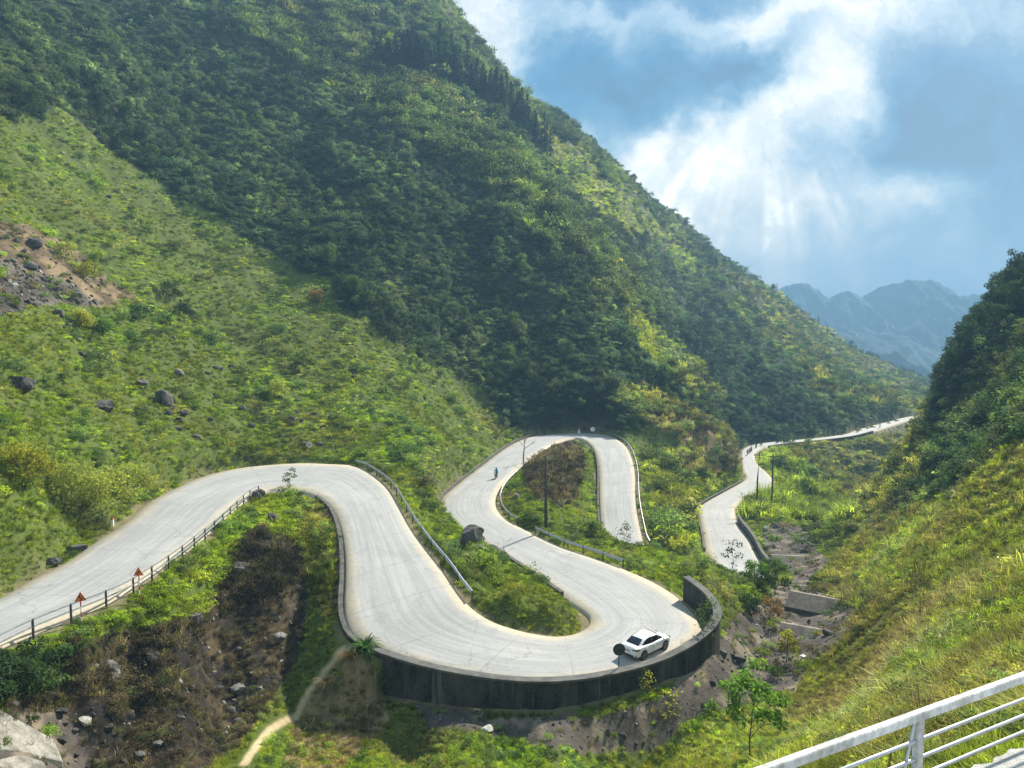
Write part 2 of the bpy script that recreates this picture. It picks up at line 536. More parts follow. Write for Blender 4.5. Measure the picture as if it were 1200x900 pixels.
class MB:
    """collects shapes into ONE mesh"""
    def __init__(self):
        self.v = []; self.f = []; self.m = []

    def add(self, V, Fs, mi=0):
        b = len(self.v)
        self.v += [tuple(map(float, p)) for p in V]
        self.f += [tuple(i + b for i in f) for f in Fs]
        self.m += [mi] * len(Fs)
        return self

    def box(self, c, s, rot=None, mi=0, bev=0.0):
        sx, sy, sz = s[0] / 2, s[1] / 2, s[2] / 2
        bm = bmesh.new()
        bmesh.ops.create_cube(bm, size=1)
        for v in bm.verts:
            v.co = Vector((v.co.x * s[0], v.co.y * s[1], v.co.z * s[2]))
        if bev:
            bmesh.ops.bevel(bm, geom=bm.edges[:], offset=bev, segments=1, affect='EDGES')
        R = rot if rot is not None else Matrix.Identity(3)
        bm.verts.ensure_lookup_table()
        V = [R @ v.co + Vector(c) for v in bm.verts]
        Fs = [[v.index for v in f.verts] for f in bm.faces]
        bm.free()
        return self.add(V, Fs, mi)

    def tube(self, pts, rad, n=8, mi=0, cap=True):
        pts = [Vector(tuple(map(float, p))) for p in pts]
        if not hasattr(rad, '__len__'):
            rad = [rad] * len(pts)
        V = []; Fs = []
        up = Vector((0, 0, 1))
        for i, p in enumerate(pts):
            d = (pts[min(i + 1, len(pts) - 1)] - pts[max(i - 1, 0)]).normalized()
            a = d.cross(up)
            if a.length < .05:
                a = d.cross(Vector((1, 0, 0)))
            a.normalize(); b = d.cross(a).normalized()
            for k in range(n):
                t = 2 * math.pi * k / n
                V.append(p + (a * math.cos(t) + b * math.sin(t)) * rad[i])
        for i in range(len(pts) - 1):
            for k in range(n):
                k2 = (k + 1) % n
                Fs.append((i * n + k, i * n + k2, (i + 1) * n + k2, (i + 1) * n + k))
        if cap:
            Fs.append(tuple(range(n - 1, -1, -1)))
            Fs.append(tuple((len(pts) - 1) * n + k for k in range(n)))
        return self.add(V, Fs, mi)

    def sweep(self, pts, prof, mi=0, cap=True):
        """profile (offset sideways, up) swept along a path, kept upright"""
        pts = [Vector(tuple(map(float, p))) for p in pts]
        n = len(prof); V = []; Fs = []
        for i, p in enumerate(pts):
            d = pts[min(i + 1, len(pts) - 1)] - pts[max(i - 1, 0)]
            d.z = 0; d.normalize()
            s = Vector((d.y, -d.x, 0))
            for a, b in prof:
                V.append(p + s * a + Vector((0, 0, b)))
        for i in range(len(pts) - 1):
            for k in range(n):
                k2 = (k + 1) % n
                Fs.append((i * n + k, (i + 1) * n + k, (i + 1) * n + k2, i * n + k2))
        if cap:
            Fs.append(tuple(range(n)))
            Fs.append(tuple((len(pts) - 1) * n + k for k in range(n - 1, -1, -1)))
        return self.add(V, Fs, mi)

    def lathe(self, c, axis, prof, n=16, mi=0):
        """profile of (radius, along) round an axis through c"""
        ax = Vector(axis).normalized()
        a = ax.cross(Vector((0, 0, 1)) if abs(ax.z) < .9 else Vector((1, 0, 0))).normalized()
        b = ax.cross(a)
        V = []; Fs = []
        for r, h in prof:
            for k in range(n):
                t = 2 * math.pi * k / n
                V.append(Vector(c) + ax * h + (a * math.cos(t) + b * math.sin(t)) * r)
        for i in range(len(prof) - 1):
            for k in range(n):
                k2 = (k + 1) % n
                Fs.append((i * n + k, i * n + k2, (i + 1) * n + k2, (i + 1) * n + k))
        Fs.append(tuple(range(n - 1, -1, -1)))
        Fs.append(tuple((len(prof) - 1) * n + k for k in range(n)))
        return self.add(V, Fs, mi)

    def build(self, name, mats, parent=None, smooth=False):
        if not isinstance(mats, (list, tuple)):
            mats = [mats]
        o = np_mesh(name, self.v, self.f, mats, smooth, parent, face_mats=self.m)
        bm = bmesh.new(); bm.from_mesh(o.data)
        bmesh.ops.recalc_face_normals(bm, faces=bm.faces)
        bm.to_mesh(o.data); bm.free()
        return o


# ------------------------------------------------------------------ materials
def new_mat(name):
    m = bpy.data.materials.new(name)
    m.use_nodes = True
    t = NT(m.node_tree)
    return m, t, t.n['Principled BSDF']


def plain(name, col, rough=.6, metal=0., var=.12, scale=6., spec=.4):
    m, t, b = new_mat(name)
    tc = t.node('ShaderNodeTexCoord').outputs['Object']
    n = t.noise(tc, scale, 4, .6)
    f = t.maprange(n, .3, .7, 1 - var, 1 + var, 'LINEAR')
    c = t.vmath('SCALE', tuple(col), None)
    t.l.new(f, c.node.inputs['Scale'])
    t.l.new(c, b.inputs['Base Color'])
    b.inputs['Roughness'].default_value = rough
    b.inputs['Metallic'].default_value = metal
    b.inputs['Specular IOR Level'].default_value = spec
    return m


def concrete(name, c1, c2, scale=.8, bump=.3, drips=False):
    m, t, b = new_mat(name)
    geo = t.node('ShaderNodeNewGeometry').outputs['Position']
    st = t.node('ShaderNodeMapping'); st.inputs['Scale'].default_value = (1, 1, .35)
    t.l.new(geo, st.inputs['Vector'])
    n = t.noise(st.outputs[0], scale, 8, .65)
    n2 = t.noise(geo, scale * 6, 6, .6)
    f = t.math('ADD', t.math('MULTIPLY', n, .7), t.math('MULTIPLY', n2, .3))
    cc = t.ramp(f, [(.38, c1), (.62, c2)])
    if drips:       # long run-off stains and lime streaks
        mp = t.node('ShaderNodeMapping'); mp.inputs['Scale'].default_value = (1.6, 1.6, .10)
        t.l.new(geo, mp.inputs['Vector'])
        d1 = t.noise(mp.outputs[0], 1.4, 5, .7)
        cc = t.mix(t.maprange(d1, .54, .68, 0, .75), cc, (.17, .165, .15))
        cc = t.mix(t.maprange(t.noise(geo, .9, 6, .7), .55, .68, 0, .7), cc, (.045, .06, .022))
    t.l.new(cc, b.inputs['Base Color'])
    b.inputs['Roughness'].default_value = .9
    b.inputs['Specular IOR Level'].default_value = .2
    bp = t.node('ShaderNodeBump'); bp.inputs['Strength'].default_value = bump; bp.inputs['Distance'].default_value = .08
    t.l.new(n2, bp.inputs['Height']); t.l.new(bp.outputs[0], b.inputs['Normal'])
    return m


def ground_material():
    m, t, b = new_mat('ground_cover')
    at = t.node('ShaderNodeAttribute', attribute_name='soil').outputs['Color']
    geo = t.node('ShaderNodeNewGeometry').outputs['Position']
    n = t.noise(geo, 1.3, 8, .7)
    n2 = t.noise(geo, .22, 5, .6)
    f = t.math('ADD', t.math('MULTIPLY', n, .6), t.math('MULTIPLY', n2, .4))
    k = t.maprange(f, .3, .72, .5, 1.55, 'LINEAR')
    c = t.vmath('SCALE', at, None)
    t.l.new(k, c.node.inputs['Scale'])
    t.l.new(c, b.inputs['Base Color'])
    b.inputs['Roughness'].default_value = .95
    b.inputs['Specular IOR Level'].default_value = .1
    bp = t.node('ShaderNodeBump'); bp.inputs['Strength'].default_value = .7; bp.inputs['Distance'].default_value = .25
    t.l.new(n, bp.inputs['Height']); t.l.new(bp.outputs[0], b.inputs['Normal'])
    return m


def road_material():
    m, t, b = new_mat('worn_concrete_road')
    at = t.node('ShaderNodeAttribute', attribute_name='lane')     # x: -1..1 across, y: metres along
    sep = t.node('ShaderNodeSeparateXYZ'); t.l.new(at.outputs['Vector'], sep.inputs[0])
    across, along, _ = sep.outputs
    geo = t.node('ShaderNodeNewGeometry').outputs['Position']
    cmb = t.node('ShaderNodeCombineXYZ')
    t.l.new(t.math('MULTIPLY', across, 7.0), cmb.inputs[0]); t.l.new(t.math('MULTIPLY', along, .05), cmb.inputs[1])
    streak = t.noise(cmb.outputs[0], 1.6, 6, .65)
    big = t.noise(geo, .16, 6, .6)
    fine = t.noise(geo, 3.5, 6, .7)
    f = t.math('ADD', t.math('ADD', t.math('MULTIPLY', streak, .45), t.math('MULTIPLY', big, .35)), t.math('MULTIPLY', fine, .2))
    col = t.ramp(f, [(.34, (.225, .226, .226)), (.47, (.29, .29, .286)), (.56, (.35, .348, .342)), (.70, (.41, .405, .39))])
    # pale dust drifting to the edges
    ed = t.math('ADD', t.math('ABSOLUTE', across), t.math('MULTIPLY', t.math('SUBTRACT', t.noise(geo, .35, 5, .6), .5), .5))
    dust = t.maprange(ed, .66, .98, 0, .95)
    col = t.mix(dust, col, t.ramp(fine, [(.3, (.34, .29, .20)), (.7, (.47, .41, .31))]))
    # darker tyre scuffs along the two lanes
    sc = t.maprange(t.math('ABSOLUTE', t.math('SUBTRACT', t.math('ABSOLUTE', across), .42)), .0, .22, .22, 0)
    sc = t.math('MULTIPLY', sc, t.maprange(big, .4, .62, 0, 1))
    col = t.mix(sc, col, (.17, .17, .175))
    cr = t.node('ShaderNodeTexVoronoi', feature='DISTANCE_TO_EDGE'); cr.inputs['Scale'].default_value = .16
    wv = t.vmath('ADD', geo, t.vmath('SCALE', t.noise(geo, .5, 4, .6, 0, out=1), None))
    wv.node.inputs[1].links[0].from_node.inputs['Scale'].default_value = 2.5
    t.l.new(wv, cr.inputs['Vector'])
    crack = t.math('MULTIPLY', t.maprange(cr.outputs['Distance'], .0, .012, 1, 0), t.maprange(t.noise(geo, .08, 3, .5), .5, .6, 0, .55))
    col = t.mix(crack, col, (.16, .155, .15))
    fr = t.math('ABSOLUTE', t.math('SUBTRACT', t.math('FRACT', t.math('MULTIPLY', along, .2)), .5))
    joint = t.math('MULTIPLY', t.maprange(fr, .0, .016, 1, 0), t.maprange(big, .38, .55, .15, .5))
    col = t.mix(joint, col, (.17, .165, .155))
    pt = t.noise(geo, .42, 3, .5, .6)
    col = t.mix(t.math('MULTIPLY', t.maprange(pt, .60, .66, 0, 1), .30), col, (.22, .22, .225))
    col = t.mix(t.math('MULTIPLY', t.maprange(t.noise(geo, 1.1, 6, .75), .62, .70, 0, 1), .35), col, (.19, .185, .18))
    t.l.new(col, b.inputs['Base Color'])
    b.inputs['Roughness'].default_value = .8
    b.inputs['Specular IOR Level'].default_value = .3
    bp = t.node('ShaderNodeBump'); bp.inputs['Strength'].default_value = .25; bp.inputs['Distance'].default_value = .03
    t.l.new(fine, bp.inputs['Height']); t.l.new(bp.outputs[0], b.inputs['Normal'])
    return m


def leaf_material(name, gloss=.25, trans=.45):
    """foliage whose own colour comes from each plant's tint"""
    m, t, b = new_mat(name)
    t.n.remove(b)
    out = t.n['Material Output']
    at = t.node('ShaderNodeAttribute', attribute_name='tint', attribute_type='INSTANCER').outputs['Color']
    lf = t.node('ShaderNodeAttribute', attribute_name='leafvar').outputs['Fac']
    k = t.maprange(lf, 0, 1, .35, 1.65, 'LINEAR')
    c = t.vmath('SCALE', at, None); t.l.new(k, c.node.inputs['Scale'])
    d = t.node('ShaderNodeBsdfPrincipled')
    d.inputs['Roughness'].default_value = .7
    d.inputs['Specular IOR Level'].default_value = gloss
    t.l.new(c, d.inputs['Base Color'])
    tr = t.node('ShaderNodeBsdfTranslucent')
    ct = t.vmath('MULTIPLY', c, (1.25, 1.35, .75)); t.l.new(ct, tr.inputs['Color'])
    mx = t.node('ShaderNodeMixShader'); mx.inputs[0].default_value = trans
    t.l.new(d.outputs[0], mx.inputs[1]); t.l.new(tr.outputs[0], mx.inputs[2])
    t.l.new(mx.outputs[0], out.inputs[0])
    return m


def foliage(name, col, trans=.4, var=.5):
    """foliage of a single plant: colour varies from leaf to leaf"""
    m, t, b = new_mat(name)
    t.n.remove(b)
    out = t.n['Material Output']
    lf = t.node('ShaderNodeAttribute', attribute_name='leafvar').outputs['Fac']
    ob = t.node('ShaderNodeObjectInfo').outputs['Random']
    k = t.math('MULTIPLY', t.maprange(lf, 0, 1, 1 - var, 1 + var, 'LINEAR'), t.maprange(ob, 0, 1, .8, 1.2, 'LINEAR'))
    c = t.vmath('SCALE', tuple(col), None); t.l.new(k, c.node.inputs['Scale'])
    d = t.node('ShaderNodeBsdfPrincipled')
    d.inputs['Roughness'].default_value = .8; d.inputs['Specular IOR Level'].default_value = .06
    t.l.new(c, d.inputs['Base Color'])
    tr = t.node('ShaderNodeBsdfTranslucent')
    ct = t.vmath('MULTIPLY', c, (1.25, 1.35, .75)); t.l.new(ct, tr.inputs['Color'])
    mx = t.node('ShaderNodeMixShader'); mx.inputs[0].default_value = trans
    t.l.new(d.outputs[0], mx.inputs[1]); t.l.new(tr.outputs[0], mx.inputs[2])
    t.l.new(mx.outputs[0], out.inputs[0])
    return m


# ------------------------------------------------------------------ what grows or lies where (areas of the land, read off the survey)
AREAS = [  # later areas win
    ('forest', [(-900, -900), (1100, -900), (1100, 480), (1000, 505), (905, 505), (868, 535), (830, 520), (790, 490), (745, 500), (700, 506), (640, 508), (600, 505), (585, 470), (520, 430),
                (440, 385), (395, 330), (320, 300), (250, 255), (170, 205), (90, 150), (0, 120), (-900, -100)]),
    ('brush', [(340, -40), (470, 60), (640, 205), (745, 320), (765, 375), (700, 345), (640, 290), (560, 215), (470, 165), (400, 120), (280, 40), (250, -60)]),
    ('brush', [(500, -60), (560, 50), (660, 145), (800, 265), (860, 330), (900, 400), (840, 360), (770, 290), (690, 225), (640, 175), (560, 110), (470, 40)]),
    ('meadow', [(625, 140), (665, 165), (720, 215), (785, 275), (750, 280), (700, 250), (650, 205)]),
    ('meadow', [(740, 370), (800, 420), (850, 465), (835, 470), (790, 435), (745, 400)]),
    ('dry', [(720, 455), (760, 450), (800, 475), (850, 500), (862, 520), (865, 545), (820, 530), (770, 500), (715, 480)]),
    ('farslope', [(850, 320), (900, 335), (1100, 455), (1100, 485), (1010, 480), (980, 475), (960, 455), (930, 420), (900, 395), (870, 360)]),
    ('forest', [(868, 530), (862, 470), (900, 440), (955, 470), (985, 505), (930, 512)]),
    ('cliff_and_shade', [(862, 536), (858, 470), (838, 436), (800, 400), (795, 375), (840, 395), (900, 432), (940, 462), (975, 500), (930, 512), (880, 520)]),  # darkest planting here paints the shade on the far face behind the spur
    ('cliff_and_shade', [(590, 503), (580, 470), (620, 462), (700, 470), (735, 480), (725, 503), (650, 506)]),
    ('meadow', [(728, 352), (760, 372), (805, 412), (852, 462), (842, 478), (795, 448), (748, 412), (730, 385)]),  # bright grass tints also paint the sunlit strip along the spur
    ('meadow', [(750, 540), (800, 520), (868, 540), (868, 556), (825, 585), (815, 640), (770, 640), (755, 590)]),
    ('dry', [(790, 530), (860, 535), (855, 560), (800, 560)]),
    ('field', [(885, 540), (905, 525), (935, 540), (985, 585), (1010, 610), (960, 612), (905, 610), (870, 605), (862, 590), (895, 575), (910, 560)]),
    ('bank', [(905, 524), (1090, 490), (1085, 560), (1050, 590), (1010, 605), (985, 585), (935, 540)]),
    ('soil', [(-500, 200), (0, 255), (40, 268), (90, 290), (135, 325), (165, 348), (130, 358), (80, 352), (0, 366), (-500, 380)]),
    ('scree', [(-500, 300), (0, 300), (40, 310), (80, 330), (115, 352), (60, 358), (0, 366), (-500, 380)]),
    ('burnt', [(0, 790), (55, 770), (120, 740), (190, 730), (235, 715), (262, 670), (300, 620), (345, 630), (365, 680), (360, 740), (330, 800), (300, 860), (230, 905), (0, 905)]),
    ('burnt', [(610, 540), (640, 520), (668, 516), (685, 545), (675, 590), (655, 600), (620, 570)]),
    ('lawn', [(60, 760), (120, 712), (165, 690), (210, 660), (250, 628), (285, 600), (320, 585), (345, 578), (375, 600), (392, 640), (396, 700), (370, 735), (365, 680), (345, 632), (300, 622), (265, 668), (238, 715), (190, 732), (120, 745)]),
    ('straw', [(330, 905), (340, 840), (370, 800), (430, 760), (450, 800), (470, 850), (400, 905)]),
    ('scrub', [(-60, 775), (60, 768), (78, 792), (60, 815), (-60, 820)]),
    ('riverbed', [(-80, 838), (70, 832), (112, 868), (100, 910), (-80, 920)]),
    ('slope', [(350, 588), (385, 598), (400, 640), (402, 725), (380, 742), (366, 690), (350, 632)]),
    ('riverbed', [(470, 815), (600, 842), (700, 838), (770, 815), (815, 775), (845, 750), (850, 728), (880, 715), (925, 680), (905, 655), (893, 625), (905, 612), (945, 620), (965, 660), (945, 690), (1000, 715), (985, 750), (955, 790), (915, 815), (850, 830),
                  (800, 850), (760, 878), (670, 884), (590, 862), (500, 850)]),
    ('slope', [(1500, 440), (1200, 505), (1120, 560), (1075, 585), (1040, 600), (985, 640), (955, 690), (1000, 715), (980, 752), (925, 808), (880, 830), (820, 850), (780, 905), (780, 1000), (2400, 1000)]),
    ('scrub', [(1500, 300), (1200, 380), (1150, 410), (1090, 470), (1085, 560), (1050, 590), (1040, 612), (1075, 592), (1120, 570), (1200, 515), (1500, 450)]),
    ('cliff_and_shade', [(1088, 505), (1086, 420), (1080, 300), (1150, 100), (1900, -200), (1500, 330), (1200, 370), (1150, 415), (1110, 470)]),
]
AREA_ID = {k: i + 1 for i, k in enumerate(['forest', 'meadow', 'dry', 'farslope', 'field', 'bank', 'soil', 'scree', 'burnt', 'riverbed', 'slope', 'scrub', 'cliff_and_shade', 'brush', 'lawn', 'straw'])}
AREA_ID['grass'] = 0


def in_poly(u, v, poly):
    c = np.zeros(len(u), bool)
    n = len(poly)
    for i in range(n):
        x1, y1 = poly[i]; x2, y2 = poly[i - 1]
        if y1 == y2:
            continue
        c ^= ((y1 > v) != (y2 > v)) & (u < (x2 - x1) * (v - y1) / (y2 - y1) + x1)
    return c


def areas(x, y, z):
    u, v = project(np.stack([x, y, z], 1))
    r = np.sqrt(x * x + y * y)
    sc = np.clip(r * .05, 2.0, 12)
    j = 11 + 0 * u
    wide = sstep(r, 95, 160) * (1 - sstep(u, 430, 560))
    u = u + wide * 26 * fbm(x / 30. + 8, y / 30., 4)
    v = v + wide * 30 * fbm(x / 26. - 5, y / 26. + 70, 4)
    u = u + fbm(x / sc, y / sc, 4) * j * 1.6
    v = v + fbm(x / sc + 40, y / sc - 13, 4) * j
    a = np.zeros(len(u), int)
    for nm, poly in AREAS:
        a[in_poly(u, v, poly)] = AREA_ID[nm]
    return a


SOIL_COL = np.array([
    (.080, .105, .024), (.030, .042, .020), (.105, .125, .030), (.17, .125, .065), (.10, .105, .035), (.13, .15, .035), (.085, .10, .035),
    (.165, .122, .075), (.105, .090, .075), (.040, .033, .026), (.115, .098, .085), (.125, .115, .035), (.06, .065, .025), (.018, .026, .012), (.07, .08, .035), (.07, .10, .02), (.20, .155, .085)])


def build_terrain():
    ns, nr = 820, 1000
    th = np.concatenate([np.linspace(-1.15, -.68, 50, endpoint=False), np.linspace(-.68, .68, ns - 100), np.linspace(.68, 1.15, 51)[1:]])
    ns = len(th)
    rr = np.exp(np.linspace(math.log(3 + 4), math.log(3700), nr)) - 4
    # finer rings where the road runs
    T, R = np.meshgrid(th, rr)
    x = (R * np.sin(T)).ravel(); y = (R * np.cos(T)).ravel()
    z, q, st, sd = ground(x, y)
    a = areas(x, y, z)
    V = np.stack([x, y, z], 1)
    idx = np.arange(nr * ns).reshape(nr, ns)
    Fq = np.stack([idx[:-1, :-1].ravel(), idx[:-1, 1:].ravel(), idx[1:, 1:].ravel(), idx[1:, :-1].ravel()], 1)
    o = np_mesh('ground', V, Fq, [ground_material()])
    tag(o, kind='structure')
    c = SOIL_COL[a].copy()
    # dusty verge beside the road, bare patches, the foot path
    vg = (1 - sstep(q, .3, 1.7 + 1.2 * fbm(x / 3, y / 3, 3)))[:, None] * .8
    c = c * (1 - vg) + np.array((.20, .165, .10)) * vg
    br = (a == AREA_ID['burnt'])
    f = sstep(fbm(x / 3.1, y / 3.1, 4), -.15, .35)[:, None]
    c = np.where(br[:, None], np.array((.020, .018, .017)) * (1 - f) + np.array((.075, .055, .034)) * f, c)
    rv = (a == AREA_ID['riverbed'])
    f = sstep(fbm(x / 2.4 + 9, y / 2.4, 5), .05, .4)[:, None]
    c = np.where(rv[:, None], c * (1 - f) * .75 + np.array((.20, .165, .12)) * f, c)
    so = np.isin(a, (AREA_ID['soil'], AREA_ID['scree']))
    f = sstep(fbm(x / 2.6 + 4, y / 5.2, 5), -.25, .4)[:, None]
    c = np.where(so[:, None], c * (.55 + .75 * f), c)
    pd = path_distance(x, y)
    f = (1 - sstep(pd, .12, .36))[:, None]
    c = c * (1 - f) + np.array((.42, .33, .20)) * f
    ca = o.data.color_attributes.new('soil', 'FLOAT_COLOR', 'POINT')
    ca.data.foreach_set('color', np.concatenate([c, np.ones((len(c), 1))], 1).astype(np.float32).ravel())
    return o


PATH = [at_d(*p) for p in [(286, 905, 38), (296, 880, 40), (312, 850, 43), (335, 828, 46), (362, 815, 48.5), (400, 800, 50), (440, 808, 50), (500, 828, 49.6), (540, 845, 48.5), (560, 856, 47.5)]]
PATH = catmull(np.array(PATH), 12)


def path_distance(x, y):
    d = np.full(len(x), 50.)
    near = (np.abs(x + 10) < 30) & (np.abs(y - 45) < 25)
    X = np.stack([x[near], y[near]], 1)
    if len(X):
        best = np.full(len(X), 50.)
        for p in PATH:
            best = np.minimum(best, np.hypot(X[:, 0] - p[0], X[:, 1] - p[1]))
        d[near] = best
    return d


def build_road():
    n = len(rL)
    W = 9
    ts = np.linspace(0, 1, W)
    rows = []
    lane = []
    s = np.concatenate([[0], np.cumsum(np.linalg.norm(np.diff(rC, axis=0), axis=1))])
    for i in range(n):
        out = [rL[i] + (rL[i] - rC[i]) * .12 - np.array([0, 0, .9])]
        la = [(-1.05, s[i], 0)]
        for t in ts:
            p = rL[i] * (1 - t) + rR[i] * t
            p = p + np.array([0, 0, .07 * (1 - (2 * t - 1) ** 2)])
            out.append(p); la.append((2 * t - 1, s[i], 0))
        out.append(rR[i] + (rR[i] - rC[i]) * .12 - np.array([0, 0, .9])); la.append((1.05, s[i], 0))
        rows.append(out); lane.append(la)
    V = np.array(rows).reshape(-1, 3)
    k = W + 2
    idx = np.arange(n * k).reshape(n, k)
    Fq = np.stack([idx[:-1, :-1].ravel(), idx[:-1, 1:].ravel(), idx[1:, 1:].ravel(), idx[1:, :-1].ravel()], 1)
    o = np_mesh('road', V, Fq, [road_material()])
    tag(o, kind='structure')
    at = o.data.attributes.new('lane', 'FLOAT_VECTOR', 'POINT')
    at.data.foreach_set('vector', np.array(lane, np.float32).reshape(-1, 3).ravel())
    return o


def build_far_mountains():
    """blue ranges kilometres away"""
    mats = [plain('far_rock_and_forest', (.04, .075, .075), .95, 0, .6, .02, .1)]
    for name, prof, dist, depth in (
            ('mountains', [(820, 380), (860, 352), (893, 343), (908, 337), (920, 331), (935, 328.5), (946, 331), (956, 338), (964, 343), (970, 345), (975, 343), (985, 339), (993, 338.5), (1001, 343), (1007, 346), (1018, 338), (1031, 331), (1042, 328),
                           (1054, 328), (1066, 325.5), (1080, 326), (1092, 326), (1107, 334), (1121, 345), (1140, 343), (1165, 338), (1190, 345), (1260, 370), (1330, 400)], 2500, 1500),
            ('hills', [(960, 440), (985, 424), (1010, 414.5), (1025, 411), (1040, 411), (1051, 409), (1063, 417), (1072, 424), (1080, 430), (1100, 436), (1160, 440), (1250, 450)], 1500, 500)):
        pr = np.array(prof, float)
        us = np.linspace(pr[0, 0], pr[-1, 0], 340)
        vs = np.interp(us, pr[:, 0], pr[:, 1])
        m = 120
        g = np.linspace(-1, 1, m)
        vs = vs - np.abs(fbm(us / 13., us * 0 + dist, 4)) * 5 + 1.2
        U, G = np.meshgrid(us, g)
        D = dist + G * depth * .6
        X = (U - 600) / F * dist * (1 + .0 * G)
        top = (HOR - np.interp(U.ravel(), us, vs).reshape(U.shape)) / F * dist
        base = -190.
        fall = 1 - np.abs(G) ** .75
        ribs = 1 + .75 * (.16 - np.abs(fbm(X.ravel() / 190, D.ravel() / 520, 6, .55)).reshape(U.shape)) * np.minimum(1, np.abs(G) * 5)
        Z = base + (top - base) * np.clip(fall * ribs, 0, 1.0)
        X = X + fbm(D.ravel() / 400, X.ravel() / 400, 4).reshape(U.shape) * 120 * np.abs(G)
        Z = Z + fbm(X.ravel() / 90, D.ravel() / 90, 4).reshape(U.shape) * 14 * np.minimum(1, np.abs(G) * 4) + fbm(X.ravel() / 28, D.ravel() / 28, 3).reshape(U.shape) * 11 * np.minimum(1, np.abs(G) * 5 + .25)
        V = np.stack([X, D, Z], -1).reshape(-1, 3)
        idx = np.arange(m * 340).reshape(m, 340)
        Fq = np.stack([idx[:-1, :-1].ravel(), idx[:-1, 1:].ravel(), idx[1:, 1:].ravel(), idx[1:, :-1].ravel()], 1)
        tag(np_mesh(name, V, Fq, mats), kind='structure')


def build_haze():
    b = MB().box((0, 0, 0), (1, 1, 1))
    lo = np.array((-3800, -60, -330.)); hi = np.array((3800, 3800, HAZE_TOP))
    o = b.build('haze', [])
    o.location = tuple((lo + hi) / 2); o.scale = tuple(hi - lo)
    m = bpy.data.materials.new('valley_air'); m.use_nodes = True
    t = NT(m.node_tree)
    for nd in list(t.n):
        t.n.remove(nd)
    out = t.node('ShaderNodeOutputMaterial')
    v = t.node('ShaderNodeVolumePrincipled')
    v.inputs['Color'].default_value = (.27, .47, .70, 1)
    v.inputs['Density'].default_value = HAZE
    v.inputs['Anisotropy'].default_value = .0
    t.l.new(v.outputs[0], out.inputs['Volume'])
    o.data.materials.append(m)
    tag(o, kind='stuff')
    return o


HAZE = .00047
HAZE_TOP = 300.
build_terrain()
build_road()
build_far_mountains()
build_haze()


# ------------------------------------------------------------------ vegetation: small plants that cover the land
def mesh_from_quads(name, Q, var, mat):
    """Q: (n,4,3) quads (a triangle repeats its last corner)"""
    n = len(Q)
    o_v = Q.reshape(-1, 3).astype(np.float32)
    me = bpy.data.meshes.new(name)
    me.vertices.add(n * 4); me.vertices.foreach_set('co', o_v.ravel())
    me.loops.add(n * 4); me.loops.foreach_set('vertex_index', np.arange(n * 4, dtype=np.int32))
    me.polygons.add(n); me.polygons.foreach_set('loop_start', np.arange(0, n * 4, 4, dtype=np.int32))
    me.update(calc_edges=True)
    at = me.attributes.new('leafvar', 'FLOAT', 'POINT')
    at.data.foreach_set('value', np.repeat(var, 4).astype(np.float32))
    me.materials.append(mat)
    return me


def unit(v):
    return v / (np.linalg.norm(v, axis=-1, keepdims=True) + 1e-9)


def blades(n, h, spread, width, lean, g):
    Q = []; var = []
    for i in range(n):
        a = g.uniform(0, 2 * math.pi); r = spread * math.sqrt(g.uniform())
        b = np.array([r * math.cos(a), r * math.sin(a), -.05])
        ln = g.uniform(.15, 1) * lean
        d = np.array([math.cos(a + g.normal(0, .7)), math.sin(a + g.normal(0, .7)), 0])
        hh = h * g.uniform(.55, 1.1)
        w = np.array([-d[1], d[0], 0]) * width * g.uniform(.6, 1.2)
        m = b + d * ln * hh * .35 + np.array([0, 0, hh * .62])
        t = b + d * ln * hh * 1.05 + np.array([0, 0, hh * (1 - .35 * ln)])
        Q.append([b - w, b + w, m + w * .8, m - w * .8]); Q.append([m - w * .8, m + w * .8, t + w * .1, t - w * .1])
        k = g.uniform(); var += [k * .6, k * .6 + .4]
    return np.array(Q), np.array(var)


def leaves(n, R, H, size, g, flat=0., shell=.55, lobes=5):
    """leaf faces through the volume of an uneven crown"""
    cen = []
    for k in range(lobes):
        a = g.uniform(0, 6.28); rr = R * g.uniform(.1, .62)
        cen.append((rr * math.cos(a), rr * math.sin(a), H * g.uniform(.35, .72), R * g.uniform(.38, .62)))
    Q = []; var = []
    for i in range(n):
        cx, cy, cz, cr = cen[g.integers(lobes)]
        d = unit(g.normal(size=3)); d[2] = d[2] if d[2] > -.35 else -d[2] * .5
        rad = cr * (shell + (1 - shell) * g.uniform() ** .5) * g.uniform(.85, 1.12)
        p = np.array([cx, cy, cz]) + d * rad * np.array([1, 1, min(1., H / R * .8)])
        p[2] = max(p[2], .02)
        nn = unit(d * .6 + g.normal(size=3) * .55 + np.array([0, 0, .45]))
        t = unit(np.cross(nn, g.normal(size=3)))
        b = np.cross(nn, t)
        s = size * g.uniform(.6, 1.35)
        Q.append([p - t * s, p + b * s * .45, p + t * s, p - b * s * .45])
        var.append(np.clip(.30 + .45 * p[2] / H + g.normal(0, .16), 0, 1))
    return np.array(Q), np.array(var)


def fronds(n, L, g, width=.035):
    """arching narrow leaves from one base"""
    Q = []; var = []
    for i in range(n):
        a = g.uniform(0, 6.28); up = g.uniform(.5, 1.3); ln = L * g.uniform(.6, 1.1)
        d = np.array([math.cos(a), math.sin(a), 0]); w = np.array([-d[1], d[0], 0]) * width * L
        prev = np.array([0, 0, 0.]); k = g.uniform()
        for s in range(4):
            t = (s + 1) / 4
            p = d * ln * t * .75 + np.array([0, 0, ln * (up * t - .95 * t * t)])
            w0 = w * (1 - s / 4.4); w1 = w * (1 - (s + 1) / 4.4)
            Q.append([prev - w0, prev + w0, p + w1, p - w1]); var.append(k)
            prev = p
    return np.array(Q), np.array(var)


